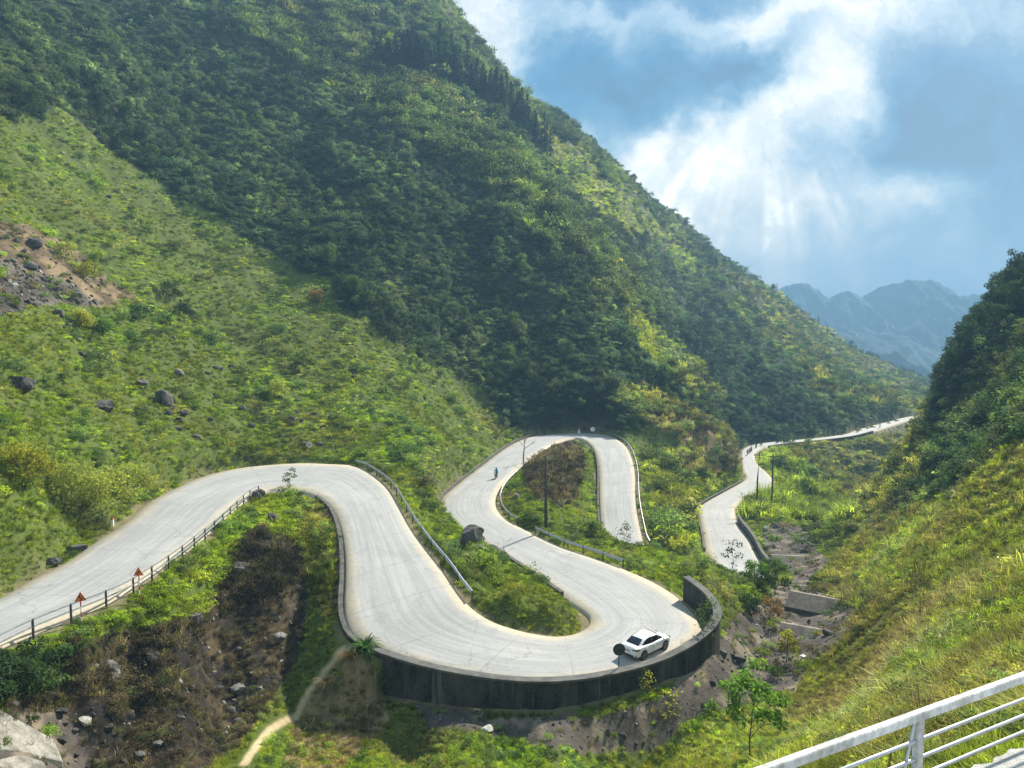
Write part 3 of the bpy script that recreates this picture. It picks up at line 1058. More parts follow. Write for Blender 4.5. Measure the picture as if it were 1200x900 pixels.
def prototypes():
    g = np.random.default_rng(5)
    lm = leaf_material('leaves', .08, .48)
    gm = leaf_material('blades', .06, .55)
    P = {}
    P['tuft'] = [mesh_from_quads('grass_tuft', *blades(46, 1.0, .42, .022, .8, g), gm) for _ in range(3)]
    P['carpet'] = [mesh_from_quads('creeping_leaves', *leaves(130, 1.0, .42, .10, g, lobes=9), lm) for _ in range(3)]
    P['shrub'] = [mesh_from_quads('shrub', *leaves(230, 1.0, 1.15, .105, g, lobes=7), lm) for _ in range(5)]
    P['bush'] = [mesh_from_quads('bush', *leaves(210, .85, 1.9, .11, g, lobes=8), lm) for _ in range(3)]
    P['frond'] = [mesh_from_quads('long_leaves', *fronds(34, 1.2, g), gm) for _ in range(2)]
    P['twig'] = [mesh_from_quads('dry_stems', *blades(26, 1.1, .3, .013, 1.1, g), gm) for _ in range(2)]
    return P


def scatter(name, protos, P, rot, scale, idx, tint):
    """one stuff object: a cloud of points, a plant on each"""
    me = bpy.data.meshes.new(name)
    n = len(P)
    me.vertices.add(n); me.vertices.foreach_set('co', P.astype(np.float32).ravel())
    for nm, ty, key, dat in (('rot', 'FLOAT_VECTOR', 'vector', rot), ('size', 'FLOAT_VECTOR', 'vector', scale)):
        a = me.attributes.new(nm, ty, 'POINT'); a.data.foreach_set(key, dat.astype(np.float32).ravel())
    a = me.attributes.new('pick', 'INT', 'POINT'); a.data.foreach_set('value', idx.astype(np.int32))
    a = me.attributes.new('tint', 'FLOAT_COLOR', 'POINT')
    a.data.foreach_set('color', np.concatenate([tint, np.ones((n, 1))], 1).astype(np.float32).ravel())
    o = bpy.data.objects.new(name, me)
    COL.objects.link(o)
    pc = bpy.data.collections.new(name + '_kinds')
    for i, m in enumerate(protos):
        po = bpy.data.objects.new('%02d_%s' % (i, m.name), m)
        pc.objects.link(po)
    ng = bpy.data.node_groups.new(name, 'GeometryNodeTree')
    ng.interface.new_socket('Geometry', in_out='INPUT', socket_type='NodeSocketGeometry')
    ng.interface.new_socket('Geometry', in_out='OUTPUT', socket_type='NodeSocketGeometry')
    N, L = ng.nodes, ng.links
    gi = N.new('NodeGroupInput'); go = N.new('NodeGroupOutput')
    iop = N.new('GeometryNodeInstanceOnPoints')
    ci = N.new('GeometryNodeCollectionInfo'); ci.inputs['Collection'].default_value = pc
    ci.inputs['Separate Children'].default_value = True; ci.inputs['Reset Children'].default_value = True
    def named(nm, ty):
        q = N.new('GeometryNodeInputNamedAttribute'); q.data_type = ty; q.inputs[0].default_value = nm
        return q.outputs[0]
    L.new(gi.outputs[0], iop.inputs['Points']); L.new(ci.outputs[0], iop.inputs['Instance'])
    iop.inputs['Pick Instance'].default_value = True
    L.new(named('pick', 'INT'), iop.inputs['Instance Index'])
    er = N.new('FunctionNodeEulerToRotation')
    L.new(named('rot', 'FLOAT_VECTOR'), er.inputs[0]); L.new(er.outputs[0], iop.inputs['Rotation'])
    L.new(named('size', 'FLOAT_VECTOR'), iop.inputs['Scale'])
    L.new(iop.outputs[0], go.inputs[0])
    md = o.modifiers.new('plants', 'NODES'); md.node_group = ng
    tag(o, kind='stuff')
    return o


# kind of plant -> (chance, mean size m, size spread, list of tints)
G1, G2, G3 = (.25, .32, .024), (.14, .20, .026), (.34, .36, .045)
OL, BR, ST = (.21, .20, .05), (.13, .10, .055), (.38, .32, .18)
D1, D2, D3 = (.034, .064, .027), (.055, .092, .033), (.092, .125, .040)
F1, F2, F3 = (.028, .052, .033), (.055, .086, .046), (.11, .145, .066)
MIX = {
    'grass': [('tuft', .62, .33, .45, [G1, G1, G2, G3, OL]), ('carpet', .29, .40, .4, [G1, G1, G2, G3]), ('shrub', .08, .46, .65, [D2, D2, D3, G2, (.10, .10, .05)]), ('twig', .01, .7, .3, [ST, OL])],
    'forest': [('shrub', .56, 1.1, .65, [F1, F1, F2, F2, F3, (.055, .075, .045)]), ('bush', .26, 1.08, .55, [F1, F2, F3, (.06, .085, .05)]), ('carpet', .17, 1.6, .4, [F2, F3]), ('tuft', .01, 1.5, .4, [D3, F3])],
    'brush': [('shrub', .45, 1.7, .5, [D2, D3, (.09, .12, .05), (.12, .14, .06)]), ('carpet', .33, 2.0, .4, [D3, (.12, .14, .05), OL]), ('tuft', .22, 1.8, .4, [OL, G2, (.16, .17, .07)])],
    'lawn': [('carpet', .62, .55, .45, [G1, G1, (.22, .29, .025), G3]), ('tuft', .24, .45, .4, [G1, G3]), ('shrub', .14, .5, .4, [G2, D3])],
    'meadow': [('tuft', .55, .9, .4, [G1, G3, (.40, .42, .06)]), ('carpet', .30, 1.1, .4, [G1, G3]), ('shrub', .15, 1.1, .4, [D2, D3, G2])],
    'dry': [('tuft', .45, .8, .4, [OL, BR, ST, G2]), ('shrub', .35, 1.0, .4, [BR, D3, OL, D2]), ('carpet', .20, .9, .4, [OL, G2])],
    'farslope': [('tuft', .36, 2.2, .4, [G3, (.32, .29, .08), OL, G2]), ('shrub', .36, 1.8, .5, [D1, D2, D3]), ('carpet', .28, 2.2, .4, [G2, OL, G3])],
    'field': [('tuft', .5, 1.5, .3, [(.30, .36, .05), (.25, .32, .045), G1]), ('carpet', .42, 1.0, .3, [G1, G3, (.34, .38, .05)]), ('shrub', .07, 1.0, .4, [D2, D3, G2])],
    'bank': [('tuft', .60, .9, .4, [G3, OL, (.32, .30, .07), G1]), ('shrub', .10, .9, .5, [D2, D3, D1]), ('carpet', .30, .9, .4, [G2, OL, G3])],
    'straw': [('tuft', .5, .5, .4, [ST, (.30, .20, .09), OL, G2]), ('twig', .2, .7, .4, [ST, BR]), ('carpet', .2, .45, .4, [G1, OL]), ('shrub', .1, .5, .4, [G2, BR])],
    'soil': [('tuft', .75, .4, .4, [OL, BR, G2]), ('shrub', .25, .5, .4, [D3, G2])],
    'scree': [('shrub', .5, .6, .4, [D3, G2]), ('tuft', .5, .5, .4, [OL, BR])],
    'burnt': [('twig', .45, .85, .4, [(.12, .09, .055), (.05, .04, .03), (.28, .22, .13), (.16, .115, .06)]), ('shrub', .30, .6, .4, [(.03, .026, .02), (.075, .06, .038), (.07, .08, .035)]), ('tuft', .25, .6, .4, [(.17, .125, .065), (.13, .115, .05), (.07, .058, .035)])],
    'riverbed': [('shrub', .5, .5, .5, [D2, G2, BR]), ('tuft', .5, .5, .4, [OL, BR, G2])],
    'slope': [('tuft', .56, .55, .4, [(.25, .25, .055), (.28, .265, .085), G3, G1, OL, (.24, .22, .10), (.30, .27, .13)]), ('carpet', .24, .55, .4, [G1, OL, (.24, .25, .035)]), ('shrub', .07, .50, .4, [G2, D3, OL]), ('twig', .08, .9, .4, [ST, OL, BR])],
    'scrub': [('shrub', .40, .75, .5, [D1, D2, D2, D3, (.08, .09, .035)]), ('bush', .10, .7, .4, [D1, D2, D3]), ('tuft', .32, .7, .4, [OL, G2, (.15, .15, .06)]), ('carpet', .18, .9, .4, [D2, D3])],
    'cliff_and_shade': [('shrub', .5, 1.3, .4, [F1, F1, (.018, .04, .022)]), ('bush', .4, 1.3, .4, [F1, F2, (.016, .034, .018)]), ('carpet', .1, 1.5, .3, [F2])],  # dark woodland tints, also used for the painted shade behind the spur
}
KEEP = {'grass': .85, 'forest': .95, 'meadow': .8, 'dry': .7, 'farslope': .62, 'field': .75, 'bank': .7, 'soil': .12, 'scree': .09, 'burnt': .46, 'riverbed': .045, 'slope': .95, 'scrub': .8, 'cliff_and_shade': .8, 'brush': .75, 'straw': .6, 'lawn': .9}


def rubble_protos():
    m, t, b = new_mat('rubble')
    at = t.node('ShaderNodeAttribute', attribute_name='tint', attribute_type='INSTANCER').outputs['Color']
    n = t.noise(t.node('ShaderNodeTexCoord').outputs['Object'], 2.5, 5, .7)
    c = t.vmath('SCALE', at, None); t.l.new(t.maprange(n, .3, .7, .5, 1.5, 'LINEAR'), c.node.inputs['Scale'])
    t.l.new(c, b.inputs['Base Color']); b.inputs['Roughness'].default_value = .95; b.inputs['Specular IOR Level'].default_value = .1
    out = []
    for s in range(4):
        gg = np.random.default_rng(300 + s)
        bm = bmesh.new(); bmesh.ops.create_icosphere(bm, subdivisions=2, radius=1)
        V = np.array([v.co[:] for v in bm.verts])
        for _ in range(9):
            nrm, d = unit(gg.normal(size=3)), gg.uniform(.4, .8)
            V = V - np.clip(V @ nrm - d, 0, None)[:, None] * nrm
        for v, p in zip(bm.verts, V): v.co = p
        me = bpy.data.meshes.new('stone'); bm.to_mesh(me); bm.free(); me.materials.append(m)
        out.append(me)
    return out


def build_cover(M=360000):
    g = np.random.default_rng(21)
    th = g.uniform(-.74, .72, M)
    lr = g.uniform(math.log(9 + 4), math.log(960), M)
    r = np.exp(lr) - 4
    x = r * np.sin(th); y = r * np.cos(th)
    z, q, st, sd = ground(x, y)
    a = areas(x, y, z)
    names = {v: k for k, v in AREA_ID.items()}
    keep = np.zeros(M, bool)
    dens = 1 + .0 * x
    for i, nm in names.items():
        keep |= (a == i) & (g.uniform(size=M) < KEEP[nm])
    # thinner right at the road edge; none on it, on the path, on the slab or in the wall
    edge = .35 + .9 * np.clip(fbm(x / 2.5, y / 2.5, 3) + .35, 0, 1)
    keep &= q > edge * np.where(a == AREA_ID['forest'], 1.6, 1.)
    wall = np.zeros(M, bool)
    k = st / SUB
    for aa, b, s in WALLED:
        wall |= (k > aa - .3) & (k < b + .3) & (sd == s)
    keep &= ~(wall & (q < 1.15))
    keep &= ~((k > 27.2) & (k < 30.4) & (sd == -1) & (q < 3.4))
    keep &= (r > 17) | ((x > 6) & (r > 13))
    keep &= path_distance(x, y) > .5
    # open patches where the soil shows
    gap = fbm(x / (1.2 + r * .012), y / (1.2 + r * .012), 3)
    keep &= ~((gap < -.42) & (a != AREA_ID['forest']) & (a != AREA_ID['cliff_and_shade']))
    plat = (x > 2.0) & (y < 12) & (y > 4)
    keep &= ~(plat & (x * .45 - y + 5.5 > -.6))
    # loose rubble where the ground is bare
    RB = {'scree': .65, 'soil': .16, 'burnt': .20, 'riverbed': .12, 'dry': .03, 'grass': .012}
    rub = np.zeros(M, bool)
    for nm, f in RB.items():
        rub |= (a == AREA_ID[nm]) & (g.uniform(size=M) < f)
    rub &= (q > .8) & (r > 14) & (path_distance(x, y) > .3) & ~(wall & (q < .8))
    R_ = np.stack([x, y, z], 1)[rub]; nr_ = len(R_)
    rs = np.clip(.11 * np.exp(g.normal(0, .55, nr_)), .05, .6) * np.clip(r[rub] / 60, .7, 1.8)
    base = np.where((g.uniform(size=nr_) < .35)[:, None], np.array((.20, .19, .17)), np.array((.075, .069, .062)))
    scatter('rubble', rubble_protos(), R_, g.uniform(0, 6.28, (nr_, 3)), rs[:, None] * g.uniform(.6, 1.3, (nr_, 3)), g.integers(0, 4, nr_), base * np.exp(g.normal(0, .35, nr_))[:, None])
    P = np.stack([x, y, z], 1)[keep]; a = a[keep]; r = r[keep]; q = q[keep]
    n = len(P)
    protos = prototypes()
    order = []; start = {}
    for kname, lst in protos.items():
        start[kname] = len(order); order += lst
    kind = np.empty(n, object); size = np.empty(n); tint = np.empty((n, 3)); pick = np.zeros(n, int)
    patch = fbm(P[:, 0] / (5 + r * .03), P[:, 1] / (5 + r * .03), 4)
    warm = fbm(P[:, 0] / (9 + r * .03) + 31, P[:, 1] / (9 + r * .03) + 7, 4)
    for i, nm in names.items():
        w = np.where(a == i)[0]
        if not len(w):
            continue
        mixes = MIX[nm]
        ch = np.array([m[1] for m in mixes]); ch = ch / ch.sum()
        # plants of one kind stand together
        pr = np.clip(g.uniform(size=len(w)) * .55 + .45 * (.5 + patch[w] * 1.1 + g.normal(0, .12, len(w))), 0, .9999)
        rank = np.argsort(np.argsort(pr)) / max(1, len(w))
        kk = np.searchsorted(np.cumsum(ch), rank, side='right').clip(0, len(mixes) - 1)
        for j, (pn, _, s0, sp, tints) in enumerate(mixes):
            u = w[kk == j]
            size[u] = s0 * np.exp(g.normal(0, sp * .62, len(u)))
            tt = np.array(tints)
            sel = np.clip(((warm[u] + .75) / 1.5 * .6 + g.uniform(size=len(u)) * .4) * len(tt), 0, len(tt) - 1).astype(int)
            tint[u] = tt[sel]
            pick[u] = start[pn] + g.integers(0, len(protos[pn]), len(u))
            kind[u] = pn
    lod = np.clip(r / 62, .62, 2.2) ** .62
    forest = np.isin(a, [AREA_ID[k] for k in ('forest', 'farslope', 'cliff_and_shade')])
    size *= np.where(forest, np.clip(r / 260, .7, 1.7) ** .6, lod)
    low = (P[:, 1] < 60) & (P[:, 2] < -21) & (P[:, 1] > 30)
    size = np.where(low, np.minimum(size, .30 + .22 * g.uniform(size=n) ** 3), size)
    size = np.where(q < 2.2, np.minimum(size, .5 + .25 * q), size)
    tint *= (np.exp(g.normal(0, 1, n) * np.where(a == 0, .25, .38)) * (1 + .75 * patch))[:, None]
    broad = fbm(P[:, 0] / 26. + 50, P[:, 1] / 26. - 20, 4)
    tint *= (1 + .55 * np.clip(broad, -.8, .8))[:, None]
    worn = sstep(fbm(P[:, 0] / 14. - 33, P[:, 1] / 14. + 61, 4), .22, .42)[:, None] * np.isin(a, [AREA_ID[k] for k in ('grass', 'slope', 'meadow', 'bank', 'scrub')])[:, None] * .6
    tint = tint * (1 - worn) + worn * tint.mean(1, keepdims=True) * np.array((1.35, 1.1, .55))
    wk = np.where(np.isin(a, [AREA_ID['forest'], AREA_ID['cliff_and_shade']]), .08, .16)
    tint *= np.stack([1 + wk * np.clip(warm, -.5, .8), 1 + 0 * warm, 1 + 0 * warm], 1)
    rot = np.stack([g.normal(0, .14, n), g.normal(0, .14, n), g.uniform(0, 6.283, n)], 1)
    sc = size[:, None] * np.stack([g.uniform(.8, 1.25, n), g.uniform(.8, 1.25, n), g.uniform(.7, 1.25, n)], 1)
    sets = {'grass': ('tuft', 'twig', 'frond'), 'ground_cover': ('carpet',), 'undergrowth': ('shrub', 'bush')}
    for nm, kinds in sets.items():
        m = np.isin(kind, kinds)
        mm = []; remap = {}
        for kname in kinds:
            for i, pm in enumerate(protos[kname]):
                remap[start[kname] + i] = len(mm); mm.append(pm)
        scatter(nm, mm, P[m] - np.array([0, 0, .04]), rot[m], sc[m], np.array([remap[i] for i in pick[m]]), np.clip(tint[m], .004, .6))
    print('plants', n)


build_cover()


# ------------------------------------------------------------------ walls, kerbs and rails along the road
M_wall = concrete('weathered_dark_concrete', (.010, .011, .012), (.085, .083, .076), .9, .8, True)
M_coping = concrete('grey_coping', (.07, .07, .068), (.16, .155, .145), 1.2, .3)
M_kerb = concrete('kerb_concrete', (.05, .048, .045), (.17, .16, .14), 1.6, .4)
M_pale = concrete('pale_concrete', (.26, .25, .23), (.50, .48, .44), 1.2, .3)
M_steel = plain('galvanised_steel', (.50, .52, .55), .42, .6, .2, 3)
M_dark_steel = plain('dark_painted_steel', (.045, .045, .05), .5, .3, .3, 4)
M_white = plain('white_paint', (.78, .78, .76), .45, 0, .1, 3)
M_red = plain('red_paint', (.50, .03, .025), .5, 0, .15, 5)
M_orange = plain('faded_orange_paint', (.62, .22, .03), .5, 0, .15, 8)
M_black = plain('black_paint', (.015, .015, .016), .5)
M_wood = plain('weathered_pole', (.055, .048, .042), .85, 0, .3, 3)
M_rock = concrete('dark_karst_rock', (.02, .02, .02), (.15, .142, .132), 1.5, .9)
M_rock_pale = concrete('pale_limestone', (.07, .068, .064), (.27, .26, .235), 1.8, .9)
M_bark = plain('bark', (.085, .07, .055), .9, 0, .4, 8)
M_bare = plain('bare_grey_twigs', (.16, .14, .12), .9, 0, .3, 8)


def along(edge, k0, k1, out, step=1, zoff=0.):
    """points beside a road edge between two key stations, 'out' metres beyond it"""
    e = rL if edge == 'L' else rR
    i0, i1 = int(round(k0 * SUB)), int(round(k1 * SUB))
    rng_ = range(i0, i1 + 1, step) if i1 > i0 else range(i0, i1 - 1, -step)
    pts = []
    for i in rng_:
        d = (e[i] - rC[i]); d[2] = 0; d /= np.linalg.norm(d)
        pts.append(e[i] + d * out + np.array([0, 0, zoff]))
    return np.array(pts)


def resample(P, step):
    P = np.asarray(P, float)
    s = np.concatenate([[0], np.cumsum(np.linalg.norm(np.diff(P, axis=0), axis=1))])
    n = max(2, int(round(s[-1] / step)) + 1)
    t = np.linspace(0, s[-1], n)
    return np.stack([np.interp(t, s, P[:, k]) for k in range(3)], 1)


def wall_thing(name, pts, label, cat, half=.25, h=.4, deep=1.6, cope=.05, face=None, top=None, group=None):
    pts = resample(pts, .8)
    w = MB().sweep(pts, [(-half, -deep), (half, -deep), (half, h), (-half, h)])
    o = w.build(name, face or M_wall)
    tag(o, label, cat, group)
    c = MB().sweep(pts, [(-half - cope, h + .003), (half + cope, h + .003), (half + cope, h + .16), (-half - cope, h + .16)])
    c.build('coping', top or M_coping, o)
    return o


# the big retaining wall round the hairpin
ww = [(436, 757.5, 22.25), (453, 765, 22.5), (500, 779, 22.9), (550, 790, 23.15), (600, 796, 23.35), (650, 797, 23.5), (700, 792, 23.6), (733, 784, 23.6), (773, 771, 23.55), (800, 759, 23.4),
      (820, 746, 23.3), (834, 733, 23.2), (841, 720, 23.0), (838, 706, 22.7), (826, 691, 22.4), (804, 675, 22.2)]
WP = catmull(np.array([at_h(*p) for p in ww[-8:]]), 6)
wa = along('R', 21.7, 27.0, .34, 2, .28)
WP = np.concatenate([wa, WP[4:]])
for _ in range(3):
    WP[1:-1] = .25 * WP[:-2] + .5 * WP[1:-1] + .25 * WP[2:]
wall_thing('retaining_wall', WP - np.array([0, 0, .16]), 'long dark stained concrete retaining wall curving round the outside of the hairpin bend below the white car', 'wall', .27, 0, 6.0, .06)
wall_thing('kerb_wall', along('R', 13.4, 21.2, .45), 'low dark wall along the inside of the bend at the grassy burnt mound', 'low wall', .15, .05, .9, .02, M_wall, M_kerb)
wall_thing('parapet_wall', along('L', 30.2, 33.6, .25), 'straight low parapet beside the green wedge of plants between the two legs of the hairpin', 'low wall', .16, .40, 1.6, .03, M_wall, M_kerb)
wall_thing('kerb_wall', along('L', 34.8, 44.6, .35), 'thin dark kerb wall at the foot of the green slope left of the blue motorcyclist', 'low wall', .15, .18, .8, .0, M_kerb, M_kerb)
wall_thing('kerb_wall', along('R', 49.6, 54.6, .35), 'short kerb wall on the right flank of the brown mound inside the loop', 'low wall', .15, .15, .8, .0, M_kerb, M_kerb)
wall_thing('kerb_wall', along('L', 61.2, 67.2, .35), 'dark kerb wall on the uphill side of the lower road below the rocky spur', 'low wall', .18, .2, .8, .0, M_wall, M_kerb)
wall_thing('parapet_wall', along('R', 60.6, 63.3, .45), 'tall grey parapet wall between the lower road and the dry stream bed', 'low wall', .25, 1.0, 3.0, .0, M_kerb, M_kerb)
wall_thing('kerb_wall', along('R', 73.2, 77.2, .6), 'far dark kerb wall under the pale road past the motorcycles', 'low wall', .3, .35, 1.5, .0, M_wall, M_wall)


def w_beam(name, pts, label, group=None, posts=True, step=3.0, hgt=.72):
    pts = resample(pts, 1.0)
    root = empty(name, pts[len(pts) // 2], 0, label, 'guard rail', group)
    off = np.array(root.location)
    q = pts - off
    prof = [(-.03, hgt - .30), (.045, hgt - .24), (.0, hgt - .16), (.045, hgt - .06), (-.03, hgt), (-.06, hgt - .01), (.0, hgt - .07), (-.045, hgt - .16), (.0, hgt - .24), (-.06, hgt - .29)]
    MB().sweep(q, prof).build('rail', M_steel, root)
    for p in resample(q, step):
        MB().box((p[0], p[1], p[2] + hgt / 2 - .3), (.11, .11, hgt + .55)).build('post', M_dark_steel, root)
    return root


w_beam('guard_rail', along('L', 13.0, 20.7, .75), 'silver guard rail along the outer edge of the descending road above the green wedge')
w_beam('guard_rail', along('R', 43.6, 36.2, .75), 'silver guard rail curving round the left foot of the brown mound inside the loop')
w_beam('guard_rail', along('R', 35.1, 32.1, .75), 'straight silver guard rail above the dark leafy plants right of the utility pole')
w_beam('guard_rail', along('L', 48.4, 56.2, .7), 'grey guard rail following the outer right edge of the far loop')


def rail_fence(pts):
    pts = resample(pts, .8)
    root = empty('rail_fence', pts[len(pts) // 2], 0, 'long two-rail steel fence with dark posts beside the two triangular warning signs', 'guard rail')
    q = pts - np.array(root.location)
    for h in (.42, .80):
        MB().sweep(q, [(-.03, h), (.03, h), (.03, h + .09), (-.03, h + .09)]).build('rail', M_steel, root)
    for p in resample(q, 2.5):
        MB().box((p[0], p[1], p[2] + .27), (.10, .10, 1.25), bev=.01).build('post', M_dark_steel, root)
    return root


rail_fence(along('R', .3, 9.2, .55))


# ------------------------------------------------------------------ signs
def ground_point(u, v, d):
    p = at_d(u, v, d)
    return np.array([p[0], p[1], gz(p[0], p[1])])


def tri(hw, h, z0, y, r=0.0):
    return [(-hw, y, z0), (hw, y, z0), (0, y, z0 + h)]


def triangle_sign(loc, rz, label, turn):
    root = empty('warning_sign', loc, rz, label, 'road sign')
    # red and white banded pole, each band its own colour on one mesh
    p = MB()
    for k in range(6):
        z0 = -.4 + k * .3
        p.tube([(0, 0, z0), (0, 0, z0 + .3)], .035, 10, mi=k % 2)
    p.build('pole', [M_red, M_white], root)
    b = MB()
    hw, h, z0 = .30, .53, 1.12
    for y0, y1, s, mi in ((-.03, -.055, 1., 0), (-.055, -.062, .74, 1)):
        c = z0 + h * .36
        A = [(x * s, y0, c + (z - c) * s) for x, _, z in tri(hw, h, z0, 0)]
        B = [(x * s, y1, c + (z - c) * s) for x, _, z in tri(hw, h, z0, 0)]
        b.add(A + B, [(0, 1, 2), (5, 4, 3), (0, 3, 4, 1), (1, 4, 5, 2), (2, 5, 3, 0)], mi)
    f = b.build('face', [M_red, M_orange], root)
    s = MB()   # bent arrow
    pts = [(-.07, 1.18), (-.07, 1.30), (.045, 1.33), (.045, 1.43)] if turn else [(.055, 1.18), (.055, 1.28), (-.045, 1.34), (-.045, 1.44)]
    for (x0, a), (x1, c) in zip(pts[:-1], pts[1:]):
        L = math.hypot(x1 - x0, c - a)
        s.box(((x0 + x1) / 2, -.067, (a + c) / 2), (.05, .006, L + .04), Matrix.Rotation(math.atan2(x1 - x0, c - a), 3, 'Y'))
    s.build('symbol', M_black, f)
    return root


p1 = at_h(95.5, 727, 16.5); p2 = at_h(163.5, 695, 16.5)
triangle_sign(tuple(p1), math.radians(28), 'orange triangular warning sign on red and white pole, nearer of the fence pair', 0)
triangle_sign(tuple(p2), math.radians(8), 'orange triangular warning sign on red and white pole, farther of the fence pair', 1)


def round_sign(loc, rz, label, r, h, face, edge):
    root = empty('round_sign', loc, rz, label, 'road sign')
    MB().tube([(0, 0, -.6), (0, 0, h)], .04, 10).build('pole', M_dark_steel, root)
    d = MB().lathe((0, -.045, h - r + .05), (0, -1, 0), [(r * .98, -.01), (r, 0), (r, .02), (r * .96, .03)], 28, 0).build('disc', edge, root)
    if face is not None:
        MB().lathe((0, -.077, h - r + .05), (0, -1, 0), [(r * .86, 0), (r * .86, .004)], 28).build('face', face, d)
    MB().box((0, -.085, h - r + .05), (.12, .02, .16)).build('bracket', M_black, d)
    return root


M_signback = plain('grey_sign_back', (.06, .062, .065), .6, .2, .3, 5)
c = at_h(725, 786.5, 23.95)
round_sign(tuple(c), math.radians(6), 'round dark back of a road sign at the wall top by the white car', .43, 1.95, M_signback, M_black)
c = at_h(695.5, 508.5, 26); c[2] = gz(c[0], c[1] + 2) ; c[1] += 2
round_sign(tuple(c), math.radians(0), 'small pale round sign at the head of the far loop under the dark rock face', .55, 1.9, M_white, M_white)
c = ground_point(363, 538, 96)
round_sign(tuple(c), math.radians(10), 'pale round mirror on a post at the outside of the first bend', .36, 1.5, M_pale, M_white)


def km_post(loc, label, s=1.0):
    root = empty('marker_post', loc, 0, label, 'marker post')
    MB().box((0, 0, .1 * s), (.3 * s, .22 * s, .75 * s), bev=.03 * s).build('body', M_white, root)
    MB().lathe((0, 0, .48 * s), (0, 0, 1), [(.16 * s, 0), (.16 * s, .10 * s), (.10 * s, .20 * s), (.03 * s, .23 * s)], 14).build('cap', M_red, root)
    return root


c = at_h(131.5, 614, 16.9)
km_post(tuple(c), 'little white marker post with a red cap at the foot of the left slope', .8)
c = at_h(679, 508, 26); c[1] += 1.2
km_post(tuple(c), 'tiny white marker post beside the pale round sign at the far loop', 1.6)


# ------------------------------------------------------------------ utility poles
def utility_pole(loc, h, label, arm=True, group=None, lean=0.):
    root = empty('utility_pole', loc, 0, label, 'utility pole', group)
    MB().tube([(0, 0, -.6), (0, 0, h * .5), (lean, 0, h)], [.19, .16, .12], 10).build('shaft', M_wood, root, True)
    if arm:
        a = MB().box((lean * .97, -.12, h - .55), (2.5, .12, .14)).build('crossarm', M_wood, root)
        for x in (-1.1, -.45, .45, 1.1):
            MB().lathe((lean + x, -.12, h - .47), (0, 0, 1), [(.05, 0), (.09, .06), (.05, .12), (.08, .18), (.03, .25)], 8).build('insulator', M_pale, a)
    return root


c = ground_point(639.5, 620, 87)
utility_pole(tuple(c), 8.9, 'bare dark utility pole standing alone in front of the brown mound inside the loop', False)
c = ground_point(886.5, 606, 150)
utility_pole(tuple(c), 11.6, 'left of two wooden utility poles beside the lower road, reaching over the pale bend', True, None, .3)
c = ground_point(904, 606, 152)
utility_pole(tuple(c), 11.4, 'right of two wooden utility poles beside the lower road, near the field edge', True)
c = ground_point(1031, 504, 316)
utility_pole(tuple(c), 6.5, 'tiny far pole at the edge of the pale road beyond the valley', False)
c = ground_point(1050, 567, 232)
utility_pole(tuple(c), 5.5, 'small dark pole low on the far valley bank beside the right slope', False)


# ------------------------------------------------------------------ the white car
def loft(m, sections, closed=False, mi=0, cap=True):
    n = len(sections[0]); V = []; Fs = []
    for s in sections:
        V += s
    for i in range(len(sections) - 1):
        for k in range(n - 1 + (1 if closed else 0)):
            k2 = (k + 1) % n
            Fs.append((i * n + k, i * n + k2, (i + 1) * n + k2, (i + 1) * n + k))
    if cap:
        Fs.append(tuple(range(n))); Fs.append(tuple((len(sections) - 1) * n + k for k in range(n - 1, -1, -1)))
    return m.add(V, Fs, mi)


